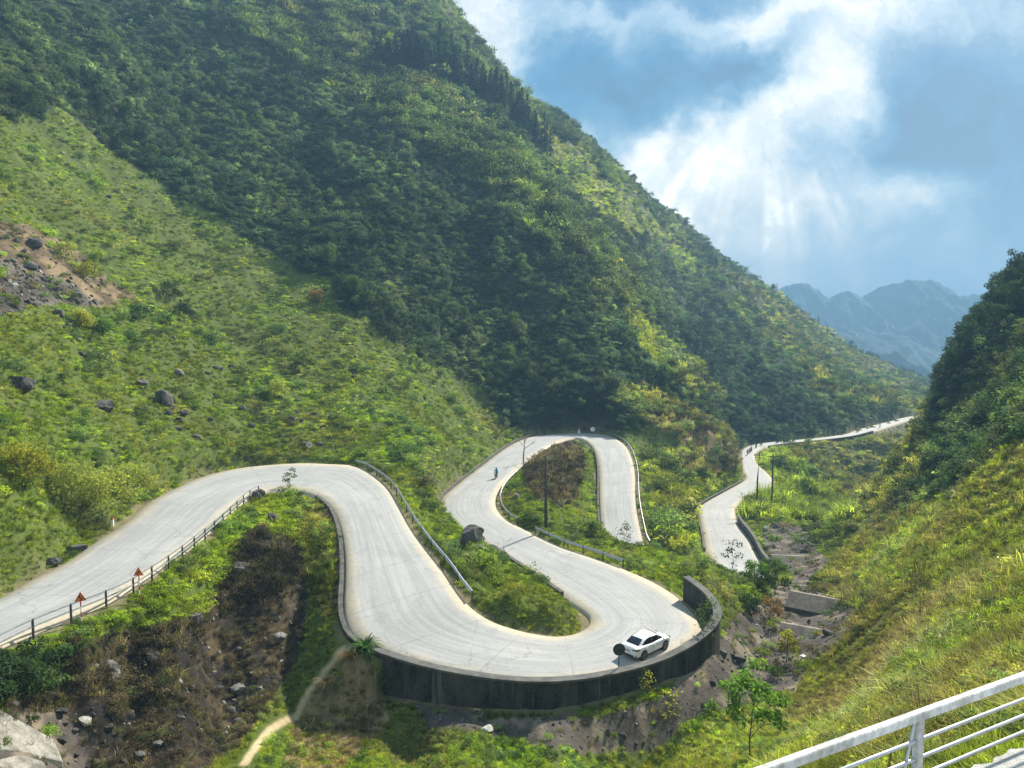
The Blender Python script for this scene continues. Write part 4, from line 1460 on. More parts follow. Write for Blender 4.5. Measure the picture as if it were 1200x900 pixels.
def build_car(loc, rz, scale):
    root = empty('car', loc, rz, 'white four-door sedan with dark windows driving round the outside of the hairpin', 'car')
    root.scale = (scale,) * 3
    paint, t, b = new_mat('white_car_paint')
    b.inputs['Base Color'].default_value = (.80, .80, .81, 1); b.inputs['Roughness'].default_value = .25
    b.inputs['Coat Weight'].default_value = .6
    glass, t, b = new_mat('dark_car_glass')
    b.inputs['Base Color'].default_value = (.012, .014, .016, 1); b.inputs['Roughness'].default_value = .08; b.inputs['Specular IOR Level'].default_value = .6
    lamp, t, b = new_mat('dark_tail_lamp')
    b.inputs['Base Color'].default_value = (.05, .008, .010, 1); b.inputs['Roughness'].default_value = .15
    rubber = plain('tyre_rubber', (.016, .016, .017), .85)
    rim_m = plain('alloy', (.55, .56, .58), .35, .8, .1)
    trim = plain('black_trim', (.02, .02, .022), .5)
    # x forward, y left; length 4.42, width 1.74
    st = [  # x, half width, sill z, belt z, deck z (centre), edge drop
        (-2.20, .70, .42, .86, .90), (-2.14, .78, .30, .92, .985), (-1.95, .84, .24, .95, 1.045), (-1.55, .865, .22, .94, 1.06), (-1.0, .87, .21, .92, 1.05), (-.3, .87, .21, .90, 1.0),
        (.4, .87, .21, .885, .98), (.95, .87, .21, .87, .97), (1.35, .86, .21, .85, .93), (1.75, .84, .22, .80, .86), (2.02, .78, .25, .73, .78), (2.16, .68, .30, .64, .68), (2.22, .56, .38, .58, .60)]
    secs = []
    for x, w, s, bz, dz in st:
        half = [(.62 * w, s - .03), (w * .955, s + .02), (w, s + .18), (w * 1.005, (s + bz) / 2 + .03), (w * .975, bz - .04), (w * .93, bz + .012), (w * .72, dz - .015), (w * .35, dz)]
        ring = [(x, y, z) for y, z in half] + [(x, 0, dz + .004)] + [(x, -y, z) for y, z in reversed(half)]
        secs.append(ring)
    body = loft(MB(), secs, closed=True).build('body', paint, root, True)
    bv = body.modifiers.new('round', 'SUBSURF'); bv.levels = 1; bv.render_levels = 2
    # cabin
    cs = [(-1.78, .66, .655, 1.00), (-1.50, .70, .64, 1.10), (-1.05, .745, .585, 1.33), (-.60, .765, .57, 1.435), (0., .77, .575, 1.47), (.40, .765, .575, 1.44), (.78, .75, .60, 1.28), (1.12, .72, .64, 1.08), (1.36, .68, .66, .93)]
    secs = []
    for x, wb, wt, zt in cs:
        zb = .90
        half = [(wb, zb), (wb * .35 + wt * .65, zb + (zt - zb) * .72), (wt * .97, zt - .025), (wt * .6, zt)]
        secs.append([(x, y, z) for y, z in half] + [(x, 0, zt + .012)] + [(x, -y, z) for y, z in reversed(half)])
    cab = loft(MB(), secs, closed=True).build('roof', paint, root, True)
    sb = cab.modifiers.new('round', 'SUBSURF'); sb.levels = 1; sb.render_levels = 2
    # glazing, standing a little proud of the cabin
    def cabin_y(x, z, s):
        xs = [c_[0] for c_ in cs]
        wb = np.interp(x, xs, [c_[1] for c_ in cs]); wt = np.interp(x, xs, [c_[2] for c_ in cs]); zt = np.interp(x, xs, [c_[3] for c_ in cs])
        f = np.clip((z - .90) / max(.05, zt - .90), 0, 1)
        return s * (wb + (wt - wb) * .9 * f + .014)
    for s in (1, -1):
        for poly in ([(-1.36, 1.0), (-.24, .985), (-.24, 1.36), (-.62, 1.35), (-1.0, 1.245)], [(-.18, .985), (1.02, .965), (.70, 1.19), (.40, 1.335), (-.18, 1.36)]):
            V = [(x, cabin_y(x, z, s), z) for x, z in poly]
            W = [(x, y - s * .03, z) for x, y, z in V]
            n = len(V)
            MB().add(V + W, [tuple(range(n)), tuple(range(2 * n - 1, n - 1, -1))] + [(k, (k + 1) % n, n + (k + 1) % n, n + k) for k in range(n)]).build('side_window', glass, root)
        MB().tube([(.86, s * .80, .98), (.84, s * .92, 1.0)], .03, 6).box((.84, s * .97, 1.03), (.12, .2, .13), bev=.03).build('mirror', paint, root)
        for x0 in (-.1, -1.05):
            MB().box((x0, s * .882, .80), (.16, .03, .03)).build('door_handle', paint, root)
        for gx, gh in ((-.21, .62), (-1.12, .5), (.93, .55)):
            MB().box((gx, s * .877, .57), (.012, .012, gh)).build('door_gap', trim, root)
        L = MB()
        L.add([(-2.19, s * .38, .80), (-2.13, s * .80, .82), (-1.90, s * .872, .84), (-1.84, s * .86, .92), (-2.12, s * .795, .93), (-2.185, s * .42, .88),
               (-2.10, s * .38, .80), (-2.04, s * .74, .82), (-1.90, s * .80, .84), (-1.84, s * .80, .92), (-2.03, s * .73, .93), (-2.10, s * .42, .88)],
              [(0, 1, 4, 5), (1, 2, 3, 4), (11, 10, 7, 6), (10, 9, 8, 7), (0, 6, 7, 1), (1, 7, 8, 2), (2, 8, 9, 3), (3, 9, 10, 4), (4, 10, 11, 5), (5, 11, 6, 0)])
        lo = L.build('tail_light', lamp, root)
        lo.location = (-.03, s * .012, 0)
        MB().box((2.02, s * .58, .70), (.26, .30, .12), Matrix.Rotation(s * -.45, 3, 'Z'), bev=.03).build('headlight', glass, root)
        MB().box((-2.11, s * .66, .42), (.1, .16, .1), Matrix.Rotation(s * .35, 3, 'Z')).build('reflector', trim, root)
    for nm, pts in (('rear_window', [(-1.70, .56, 1.045), (-1.07, .50, 1.335)]), ('windscreen', [(1.27, .58, .995), (.47, .50, 1.42)])):
        (x0, w0, z0), (x1, w1, z1) = pts
        dx, dz = x1 - x0, z1 - z0
        nl = math.hypot(dx, dz); nx, nz = (-dz / nl, dx / nl) if dx > 0 else (dz / nl, -dx / nl)
        e = .03
        V = []
        for k in range(7):
            f = k / 6
            bul = .035 * math.sin(math.pi * f)
            x = x0 + dx * f + nx * (e + bul); z = z0 + dz * f + nz * (e + bul); w = w0 + (w1 - w0) * f
            for q in (-1, -.55, 0, .55, 1):
                V.append((x - nx * .02 * q * q, q * w, z - nz * .03 * q * q))
        Fs = [(i * 5 + j, i * 5 + j + 1, i * 5 + j + 6, i * 5 + j + 5) for i in range(6) for j in range(4)]
        MB().add(V, Fs).build(nm, glass, root, True)
    plate = MB().box((-2.205, 0, .72), (.02, .44, .13)).build('number_plate', M_pale, root)
    MB().box((-2.21, 0, .40), (.05, 1.1, .12), bev=.02).build('bumper_insert', trim, root)
    for x in (-1.32, 1.28):
        for s in (1, -1):
            MB().lathe((x, s * .80, .33), (0, s, 0), [(.39, -.18), (.39, .076)], 28).build('wheel_arch', trim, root, False)
            w = MB().lathe((x, s * .78, .315), (0, s, 0), [(.22, -.11), (.30, -.10), (.317, -.06), (.317, .07), (.305, .105), (.225, .112)], 28).build('wheel', rubber, root, True)
            r = MB().lathe((x, s * .78, .315), (0, s, 0), [(.222, .085), (.222, .118), (.19, .112), (.05, .105), (.045, .125), (.01, .128)], 28)
            ro = r.build('rim', rim_m, w, False)
            for k in range(5):
                a = 2 * math.pi * k / 5 + .3
                MB().box((x + .13 * math.cos(a), s * .899, .315 + .13 * math.sin(a)), (.07, .012, .07), Matrix.Rotation(-a, 3, 'Y')).build('rim_opening', trim, ro)
    return root


ra, rf = at_h(755.5, 773.8, 24.0), at_h(780, 761.8, 24.0)
hd = math.atan2(rf[1] - ra[1], rf[0] - ra[0])
mid = (ra + rf) / 2
off = np.array([-math.sin(hd), math.cos(hd), 0]) * .85
cc = mid + off
cq = near_road(np.array([cc[0]]), np.array([cc[1]]))
CAR = (cc[0], cc[1], float(cq[1][0]) + .06)
build_car(CAR, hd, .97)


# ------------------------------------------------------------------ motorcycles and their riders
def remesh(o, vox):
    m = o.modifiers.new('one_surface', 'REMESH'); m.mode = 'VOXEL'; m.voxel_size = vox
    m.use_smooth_shade = True
    s = o.modifiers.new('soft', 'SMOOTH'); s.iterations = 4; s.factor = .5
    return o


M_helmet = plain('helmet', (.03, .10, .16), .3)
M_skin = plain('skin', (.38, .22, .15), .6)
M_trouser = plain('dark_trousers', (.02, .022, .03), .85)


def build_motorcycle(loc, rz, label, body_col, group=None):
    root = empty('motorcycle', loc, rz, label, 'motorcycle', group)
    paint = plain('motorcycle_paint', body_col, .3)
    for x, n in ((-.62, 0), (.62, 1)):
        w = MB()
        seg = 22
        ring = [(x + .27 * math.cos(2 * math.pi * k / seg), 0, .30 + .27 * math.sin(2 * math.pi * k / seg)) for k in range(seg + 1)]
        V = []; Fs = []
        for k in range(seg):
            a = 2 * math.pi * k / seg
            for j in range(8):
                b_ = 2 * math.pi * j / 8
                rr = .25 + .05 * math.cos(b_)
                V.append((x + rr * math.cos(a), .05 * math.sin(b_), .30 + rr * math.sin(a)))
        for k in range(seg):
            for j in range(8):
                Fs.append((k * 8 + j, k * 8 + (j + 1) % 8, ((k + 1) % seg) * 8 + (j + 1) % 8, ((k + 1) % seg) * 8 + j))
        wo = w.add(V, Fs).build('wheel', M_black, root, True)
        MB().lathe((x, 0, .30), (0, 1, 0), [(.20, -.02), (.20, .02), (.05, .04), (.04, .06)], 16).build('rim', M_steel, wo)
    MB().box((-.05, 0, .42), (.55, .26, .30), bev=.06).tube([(.45, 0, .85), (.10, 0, .62), (-.35, 0, .62), (-.62, 0, .30)], .045, 8).build('engine', M_dark_steel, root)
    MB().box((.12, 0, .76), (.42, .27, .22), Matrix.Rotation(-.12, 3, 'Y'), bev=.07).build('fuel_tank', paint, root)
    MB().box((-.62, 0, .72), (.45, .2, .14), Matrix.Rotation(.2, 3, 'Y'), bev=.05).build('tail_fairing', paint, root)
    MB().box((.45, 0, .74), (.12, .34, .42), Matrix.Rotation(-.3, 3, 'Y'), bev=.05).build('front_fairing', paint, root)
    MB().box((-.32, 0, .80), (.62, .26, .10), bev=.04).build('seat', M_black, root)
    for s in (1, -1):
        MB().tube([(.42, s * .09, .92), (.62, s * .09, .30)], .028, 8).build('fork', M_steel, root)
    MB().tube([(.30, -.36, .99), (.40, -.12, 1.03), (.40, .12, 1.03), (.30, .36, .99)], .018, 6).build('handlebar', M_dark_steel, root)
    MB().box((-.80, 0, .66), (.05, .14, .08)).build('tail_light', M_red, root)
    MB().lathe((.52, 0, .88), (1, 0, 0), [(.09, 0), (.10, .06), (.06, .09)], 12).build('headlight', M_white, root)
    return root


def build_rider(loc, rz, label, coat, group=None):
    """a seated rider, hands on the bars, feet on the pegs"""
    cloth = plain('rider_coat', coat, .75)
    b = MB()
    for s in (1, -1):
        b.tube([(-.22, s * .10, .90), (.02, s * .20, .88), (.22, s * .22, .80)], [.095, .085, .065], 10)
        b.tube([(.22, s * .22, .80), (.12, s * .21, .55), (.02, s * .20, .36)], [.065, .06, .042], 10)
        b.tube([(-.03, s * .20, .33), (.20, s * .20, .31)], [.045, .035], 8)
        b.tube([(-.10, s * .21, 1.42), (.04, s * .30, 1.22), (.29, s * .33, 1.03)], [.055, .045, .032], 8)
        for f in range(4):
            b.tube([(.28, s * (.30 + f * .022), 1.035), (.345, s * (.30 + f * .022), 1.03), (.35, s * (.30 + f * .022), 1.0)], .012, 6)
        b.tube([(.27, s * .30, 1.03), (.33, s * .275, 1.01)], .013, 6)
    b.tube([(-.26, 0, .86), (-.24, 0, 1.05), (-.16, 0, 1.35), (-.12, 0, 1.50), (-.10, 0, 1.58)], [.15, .14, .17, .12, .055], 14)
    b.tube([(-.10, 0, 1.56), (-.075, 0, 1.66), (-.06, 0, 1.75), (-.06, 0, 1.80)], [.06, .095, .10, .06], 12)
    b.box((.045, 0, 1.68), (.03, .03, .05), bev=.01)
    o = b.build('person', M_trouser)
    o.location = tuple(map(float, loc)); o.rotation_euler = (0, 0, rz)
    tag(o, label, 'person', group)
    remesh(o, .022)
    j = MB().tube([(-.27, 0, .90), (-.25, 0, 1.05), (-.165, 0, 1.35), (-.12, 0, 1.52)], [.185, .165, .195, .10], 14)
    for s in (1, -1):
        j.tube([(-.12, s * .16, 1.44), (.04, s * .305, 1.22), (.24, s * .33, 1.06)], [.085, .062, .05], 10)
    remesh(j.build('jacket', cloth, o), .022)
    h = MB().lathe((-.06, 0, 1.60), (0, 0, 1), [(.10, -.01), (.135, .06), (.142, .13), (.12, .20), (.07, .25), (.02, .262)], 18).build('helmet', cloth if coat[2] > .3 else M_helmet, o, True)
    MB().box((.068, 0, 1.69), (.03, .16, .08), bev=.012).build('visor', M_black, h)
    return o


def on_road(u, v, h, k_dir):
    p = at_h(u, v, h)
    q, zr, st, sd = near_road(np.array([p[0]]), np.array([p[1]]))
    i = int(np.clip(st[0], 3, len(rC) - 4))
    t = (rC[i + 3] - rC[i - 3]) * k_dir
    return (p[0], p[1], float(zr[0]) + .05), math.atan2(t[1], t[0])


loc, rz = on_road(581.5, 561, 25.05, -1)
build_motorcycle(loc, rz, 'dark motorcycle coming down the pale road towards the hairpin under a rider in blue', (.03, .03, .035))
build_rider(loc, rz, 'rider in a bright blue coat alone on the road left of the loop', (.02, .22, .45))
far_bikes = [(876, 533.2, 41.2, (.03, .03, .03), (.30, .03, .03), 'red'), (878.5, 531.2, 41.4, (.25, .02, .02), (.22, .02, .03), 'dark red'), (880.5, 529.4, 41.5, (.03, .03, .03), (.28, .04, .03), 'rust red'),
             (886, 525.2, 41.9, (.03, .03, .03), (.02, .025, .04), 'black'), (892, 522.3, 42.0, (.03, .03, .03), (.03, .03, .03), 'charcoal'), (911, 519.2, 42.3, (.02, .02, .02), (.02, .03, .03), 'dark grey'),
             (922, 518.3, 42.4, (.02, .02, .02), (.03, .035, .04), 'slate'), (929.5, 517.8, 42.5, (.02, .02, .02), (.025, .02, .03), 'dusky')]
spots_ = ['front of the cluster at the far bend', 'second in the cluster at the far bend', 'third in the cluster at the far bend', 'just past the cluster at the far bend', 'past the far bend where the road turns right',
          'on the straight far road, nearest the bend', 'on the straight far road, middle of three specks', 'on the straight far road, rightmost of three specks']
for (u, v, h, c1, c2, nm), sp in zip(far_bikes, spots_):
    loc, rz = on_road(u, v, h, -1)
    build_motorcycle(loc, rz, 'tiny motorcycle ' + sp, c1, 'motorcycles riding along the far road')
    build_rider(loc, rz, 'tiny %s clad rider ' % nm + sp, c2, 'riders on the far road')


# ------------------------------------------------------------------ lookout platform and its white railing
def build_lookout():
    a = at_h(895 - 140, 900 + 50.5, 5.0); b = at_h(1200 + 60, 790 - 21.6, 5.0)
    a[2] = b[2] = -5.0
    d = (b - a); d[2] = 0; L = np.linalg.norm(d); d /= L
    n = np.array([d[1], -d[0], 0])          # towards the lookout
    M_rail = concrete('chipped_white_paint', (.34, .32, .29), (.80, .80, .78), 2.2, .25)
    root = empty('railing', (a + b) / 2 + np.array([0, 0, -1.0]), math.atan2(d[1], d[0]), 'white steel railing of the lookout in the near corner', 'railing')
    H = L / 2
    MB().box((0, 0, .955), (L, .10, .12), bev=.012).build('top_rail', M_rail, root)
    post = at_d(1074, 850, 9.3)
    t0 = float(np.dot(post - (a + b) / 2, d))
    for k in (-1, 0, 1):
        x = t0 + 2.9 * k
        if abs(x) < H:
            p = MB().box((x, 0, .42), (.115, .09, 1.0), bev=.008).build('post', M_rail, root)
            br = MB().tube([(x - .30, .02, -.02), (x - .06, .02, .86)], .022, 8).build('brace', M_steel, root)
    for h in (.62, .37, .12):
        MB().tube([(-H, 0, h), (H, 0, h)], .024, 10).build('bar', M_steel, root, True)
    # slab, its outer edge just inside the railing
    e = .12
    pl = MB()
    q0 = a + n * e; q1 = b + n * e
    far = 3.0
    V = []
    N = 60
    for i in range(N + 1):
        p = q0 + (q1 - q0) * i / N
        w = .03 * math.sin(i * 2.1) + .025 * math.sin(i * 5.3)
        for kk, (o_, z) in enumerate(((w, -5.97), (far, -5.97), (far, -10.5), (w + .02, -10.5))):
            V.append((p[0] + n[0] * o_, p[1] + n[1] * o_, z))
    Fs = []
    for i in range(N):
        for k in range(4):
            k2 = (k + 1) % 4
            Fs.append((i * 4 + k, (i + 1) * 4 + k, (i + 1) * 4 + k2, i * 4 + k2))
    Fs += [(0, 1, 2, 3), (N * 4 + 3, N * 4 + 2, N * 4 + 1, N * 4)]
    o = pl.add(V, Fs).build('platform', concrete('rough_pale_concrete', (.42, .41, .38), (.66, .65, .61), 5., .8))
    tag(o, 'rough pale concrete lookout slab behind the white railing in the corner', 'platform')


build_lookout()


# ------------------------------------------------------------------ weirs in the dry stream bed, broken slab
def slab_thing(name, corners, thick, label, cat, mat):
    n = len(corners)
    C = np.array(corners)
    V = [tuple(p) for p in C] + [tuple(p - np.array([0, 0, thick])) for p in C]
    Fs = [tuple(range(n)), tuple(range(2 * n - 1, n - 1, -1))] + [(k, (k + 1) % n, n + (k + 1) % n, n + k) for k in range(n)]
    o = MB().add(V, Fs).build(name, mat)
    bv = o.modifiers.new('edge', 'BEVEL'); bv.width = .04
    return tag(o, label, cat)


M_slab = concrete('dirty_slab', (.12, .11, .095), (.34, .32, .28), 1.4, .5)
M_weir = concrete('stained_weir', (.040, .034, .03), (.12, .105, .09), .9, .4)
M_lip = concrete('pale_weir_lip', (.15, .13, .105), (.33, .29, .23), 1.5, .4)


def weir(pa, pb, w, drop, label):
    pa, pb = np.array(pa, float), np.array(pb, float)
    z = max(gz(*pa[:2]), gz(*pb[:2])) + .12
    pa[2] = pb[2] = z
    root = empty('weir', (pa + pb) / 2, 0, label, 'weir')
    off = np.array(root.location)
    d = pb - pa; d /= np.linalg.norm(d); n = np.array([d[1], -d[0], 0])   # downhill = towards viewer side
    if n[1] > 0: n = -n
    P = resample(np.array([pa, pb]) - off, .6)
    MB().sweep(P, [(-.18, -.9), (.18, -.9), (.18, .0), (-.18, .0)]).build('lip', M_lip, root)
    V = [P[0] + n * .2, P[-1] + n * .2, P[-1] + n * (w + .2) - np.array([0, 0, drop]), P[0] + n * (w + .2) - np.array([0, 0, drop])]
    V = V + [p - np.array([0, 0, 2.6]) for p in V]
    MB().add(V, [(0, 1, 2, 3), (7, 6, 5, 4), (0, 4, 5, 1), (1, 5, 6, 2), (2, 6, 7, 3), (3, 7, 4, 0)]).build('apron', M_weir, root)


weir(at_d(926, 713, 81), at_d(988, 719, 78), 2.6, .9, 'upper dark concrete weir with a pale lip across the stream bed')
weir(at_d(915, 738, 72), at_d(968, 745, 70), 2.4, .7, 'second dark weir just below the upper one by the small yellow-green tree')
weir(at_d(908, 682, 92), at_d(948, 686, 91), 1.6, .4, 'short dark weir across the gully above the leafy green bushes')
weir(at_d(903, 650, 112), at_d(945, 653, 111), 1.8, .4, 'far dark weir high in the gully beside the parapet wall')
for cs_, lab in (([(-40, 888, 30), (-30, 864, 32.3), (62, 846, 34.0), (72, 852, 33.4), (20, 872, 31.8)], 'cracked pale concrete slab at the foot of the burnt mound, the largest piece'),
                 ([(-10, 899, 30), (22, 876, 31.5), (50, 868, 32.2), (58, 876, 31.6), (24, 897, 30.2)], 'grey broken slab piece below the largest slab'),
                 ([(62, 890, 31), (84, 874, 32.2), (100, 876, 32.0), (92, 892, 31)], 'small broken slab piece right of the others')):
    C = [at_d(*c_) for c_ in cs_]
    C = np.array([[p[0], p[1], gz(p[0], p[1])] for p in C])
    A_ = np.c_[C[:, :2], np.ones(len(C))]
    co = np.linalg.lstsq(A_, C[:, 2], rcond=None)[0]     # one flat face laid on the bank
    C[:, 2] = A_ @ co + .38
    slab_thing('slab', [p for p in C], .4, lab, 'slab', M_slab)


# ------------------------------------------------------------------ boulders and stones
def rock_mesh(seed, flat=.7):
    g = np.random.default_rng(seed)
    bm = bmesh.new()
    bmesh.ops.create_icosphere(bm, subdivisions=3, radius=1)
    pl = [(unit(g.normal(size=3)), g.uniform(.42, .82)) for _ in range(12)]
    V = np.array([v.co[:] for v in bm.verts])
    for nrm, d in pl:
        s = V @ nrm
        V = V - np.clip(s - d, 0, None)[:, None] * nrm * .97
    V *= (1 + .20 * fbm(V[:, 0] * 2.2 + seed, V[:, 1] * 2.2 + V[:, 2] * 1.7, 4))[:, None]
    V[:, 2] *= flat
    Fs = np.array([[v.index for v in f.verts] for f in bm.faces])
    bm.free()
    return V, Fs


ROCKS = [rock_mesh(s, f) for s, f in ((1, .75), (2, .6), (3, .9), (4, .7), (5, .55))]
ROCK_ME = {}
for mi, mat in enumerate((M_rock, M_rock_pale)):
    for i, (V, Fs) in enumerate(ROCKS):
        o = np_mesh('boulder', V, Fs, [mat], False, link=False)
        ROCK_ME[(i, mi)] = o.data


def boulder(u, v, d, size, label, kind=0, pale=0, sink=.25, name='boulder', group=None, squash=1.):
    p = at_d(u, v, d)
    o = bpy.data.objects.new(name, ROCK_ME[(kind, pale)])
    COL.objects.link(o)
    o.location = (p[0], p[1], gz(p[0], p[1]) + size * (.38 - sink))
    o.scale = (size, size * .85, size * squash)
    o.rotation_euler = (random.uniform(-.2, .2), random.uniform(-.2, .2), random.uniform(0, 6.28))
    tag(o, label, 'rock', group)
    return o


boulder(552.5, 632, 69.5, 1.5, 'big black boulder perched at the end of the wedge above the road', 2, 0, -.55)
boulder(560, 640, 68.5, .8, 'grey stone half under the big black boulder on the wedge', 1, 1, -.3)
boulder(22, 443, 69, 1.6, 'large dark rock at the left edge of the green slope', 0, 0, .3)
boulder(118, 455, 80, 1.8, 'low dark outcrop in the grass right of the large left rock', 1, 0, .42)
boulder(193, 457, 92, 1.35, 'pointed grey rock standing in the middle of the left slope', 2, 0, .1, squash=1.2)
boulder(212, 463, 92, .9, 'smaller dark stone touching the pointed grey rock', 3, 0, .15)
boulder(162, 440, 92, 1.1, 'dark angular rock up slope left of the pointed rock', 3, 0, .25)
boulder(340, 481, 108, 1.0, 'dark rock on the slope above the first bend', 0, 0, .2)
boulder(283, 468, 106, .9, 'dark rock on the mid slope left of the one above the bend', 2, 0, .2)
boulder(390, 484, 112, .9, 'dark rock at the right end of the row above the first bend', 3, 0, .2)
boulder(375, 520, 100, .8, 'dark stone close above the head of the first bend', 4, 0, .2)
boulder(300, 587, 74, 1.0, 'black boulder at the tip of the fence beside the first bend', 0, 0, .1)
boulder(318, 608, 68, .8, 'dark stone in the grass just below the black boulder at the fence tip', 2, 0, .2)
boulder(284, 664, 57.5, .95, 'pale rock in the grass of the mound', 3, 1, .2)
boulder(225, 717, 48, .75, 'dark stone at the lower edge of the bright grass', 0, 0, .15)
boulder(130, 780, 40, .85, 'pale rock in the burnt patch under the fence', 2, 1, .25)
boulder(180, 795, 42.5, .55, 'tan rock in the middle of the burnt patch', 0, 1, .25)
boulder(277, 780, 47, .8, 'grey rock at the right side of the burnt patch', 1, 1, .2)
boulder(326, 742, 52.5, .8, 'pale flat rock high on the right of the burnt patch', 4, 1, .2)
boulder(85, 597, 55, .9, 'dark rock at the foot of the left slope above the road', 1, 0, .2)
boulder(60, 614, 51.5, .7, 'dark rock low on the left slope nearest the road', 3, 0, .2)
boulder(65, 660, 45.8, .6, 'grey stone lying at the dirt edge of the near road', 4, 1, .2)
boulder(712, 510, 172, 1.1, 'grey rock at the top right of the far loop', 0, 1, .1)
boulder(627, 540, 118, 1.0, 'grey rock on the left shoulder of the brown mound', 2, 0, .1)
boulder(606, 578, 104, .7, 'pale stone in the green foot of the brown mound', 0, 1, .1)
boulder(37, 318, 101, 1.2, 'pale rock at the left of the scree patch', 3, 1, .2)
boulder(56, 322, 102, .8, 'pale broken rock in the middle of the scree', 1, 1, .2)
boulder(70, 352, 95, 1.1, 'dark rock at the lower edge of the scree', 0, 0, .2)
boulder(40, 296, 107, 1.3, 'dark rock at the top of the scree', 2, 0, .3)
boulder(862, 765, 61.5, .9, 'dark rock heap in the stream bed beside the wall', 1, 0, .3)
boulder(872, 772, 61, .6, 'grey rock beside the dark heap in the stream bed', 4, 1, .25)
boulder(848, 765, 61, .6, 'small dark stone tight against the wall side of the stream bed', 3, 0, .25)
g = np.random.default_rng(77)
for i in range(26):     # loose stones of the scree
    u, v = g.uniform(2, 110), g.uniform(308, 358)
    if v < 300 + u * .42: v = 304 + u * .45
    boulder(u, min(v, 360), np.interp(v, [300, 360], [106, 88]), g.uniform(.22, .55), 'loose stone scattered over the brown scree patch', int(g.integers(5)), int(g.integers(2)), .2, 'stone', 'loose stones on the scree')
for i in range(30):     # half buried stones of the meadow
    u, v = g.uniform(180, 420), g.uniform(425, 535)
    d = np.interp(v, [420, 535], [np.interp(u, [180, 420], [106, 148]), np.interp(u, [180, 420], [82, 100])])
    boulder(u, v, d, g.uniform(.45, .9), 'half buried dark stone among the grass of the left slope', int(g.integers(5)), 0, .3, 'stone', 'dark stones in the left meadow')
for i in range(26):     # stones of the stream bed
    u, v = g.uniform(600, 900), g.uniform(815, 850)
    if u > 800: v = g.uniform(740, 820)
    d = 50.5 if u < 780 else np.interp(v, [740, 820], [68, 55])
    boulder(u, v, d, g.uniform(.12, .34), 'small stone lying loose on the dry stream bed', int(g.integers(5)), int(g.uniform() < .6), .15, 'stone', 'stones of the stream bed')
for i in range(22):     # ash patch stones
    u, v = g.uniform(40, 340), g.uniform(770, 880)
    boulder(u, v, np.interp(v, [770, 880], [np.interp(u, [40, 340], [36, 52]), np.interp(u, [40, 340], [31, 42])]), g.uniform(.15, .45), 'small stone showing in the burnt bank', int(g.integers(5)), int(g.uniform() < .45), .15, 'stone', 'stones of the burnt bank')

# bits of rubbish below the wall
M_bag = plain('white_plastic', (.75, .75, .74), .4)
for (u, v, d, s, lab) in ((635, 834, 50, .30, 'white plastic bag against the foot of the retaining wall'), (650, 850, 48.6, .20, 'white scrap on the dark stream bed below the wall bag'), (760, 842, 51, .28, 'white bag lying alone on the stream bed under the round sign'),
                          (718, 836, 51, .18, 'yellowish white scrap at the foot of the wall left of the round sign'), (942, 763, 64, .38, 'white bag beside the small yellow-green tree')):
    V, Fs = ROCKS[int(s * 97) % 5]
    p = at_d(u, v, d)
    o = np_mesh('plastic_bag', V * np.array([s, s * .7, s * .55]) * (1 + .25 * fbm(V[:, 0] * 5, V[:, 1] * 5 + V[:, 2] * 3, 2))[:, None], Fs, [M_bag])
    o.location = (p[0], p[1], gz(p[0], p[1]) + s * .3)
    tag(o, lab, 'rubbish')


# ------------------------------------------------------------------ single trees and plants
LG, DG, YG, OR = foliage('fresh_leaves', (.12, .21, .035), .5), foliage('dark_leaves', (.034, .066, .025), .35), foliage('yellow_green_leaves', (.30, .29, .04), .5), foliage('rusty_leaves', (.22, .13, .045), .4)
PINE, MID, PALE = foliage('pine_needles', (.018, .040, .024), .2), foliage('mid_green_leaves', (.08, .13, .038), .45), foliage('pale_feathery_leaves', (.27, .29, .07), .5)


def limbs(h, r, g, n=6, spread=.4, start=.35, bend=.04):
    b = MB()
    x = y = 0
    pts = []
    for i in range(7):
        t = i / 6
        pts.append((x, y, -.3 + (h * .92 + .3) * t)); x += g.normal(0, bend * h / 4); y += g.normal(0, bend * h / 4)
    b.tube(pts, [r * (1 - .85 * i / 6) for i in range(7)], 7)
    tips = [np.array(pts[-1])]
    for k in range(n):
        t = start + (1 - start) * (k + .5) / n * .9
        f = t * 6; i = int(f)
        p = np.array(pts[i]) + (np.array(pts[min(i + 1, 6)]) - np.array(pts[i])) * (f - i)
        a = k * 2.4 + g.normal(0, .4)
        L = h * spread * (1.15 - t * .6) * g.uniform(.7, 1.2)
        d = np.array([math.cos(a), math.sin(a), g.uniform(.35, .9)])
        mpt = p + d * L * .5 + np.array([0, 0, .05 * L]); e = p + d * L * np.array([1, 1, .85])
        b.tube([p, mpt, e], [r * .45 * (1.1 - t), r * .28, r * .08], 5)
        tips.append(e)
        for j in range(2):
            a2 = a + g.normal(0, .8)
            e2 = mpt + np.array([math.cos(a2), math.sin(a2), .7]) * L * .4
            b.tube([mpt, (mpt + e2) / 2, e2], [r * .2, r * .12, r * .04], 4)
            tips.append(e2)
    return b, tips


def crown_mesh(tips, rad, n, size, g, mat, name='crown'):
    Q = []; var = []
    T = np.array(tips); lo, hi = T[:, 2].min() - rad, T[:, 2].max() + rad
    for i in range(n):
        c = T[g.integers(len(T))]
        d = unit(g.normal(size=3)); rr = rad * g.uniform(.25, 1.0) ** .6
        p = c + d * rr * np.array([1, 1, .75])
        nn = unit(d * .5 + g.normal(size=3) * .6 + np.array([0, 0, .5])); t = unit(np.cross(nn, g.normal(size=3))); b = np.cross(nn, t)
        s = size * g.uniform(.6, 1.4)
        Q.append([p - t * s, p + b * s * .42, p + t * s, p - b * s * .42])
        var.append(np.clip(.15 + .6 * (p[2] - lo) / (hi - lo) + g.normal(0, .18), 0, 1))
    return mesh_from_quads(name, np.array(Q), np.array(var), mat)


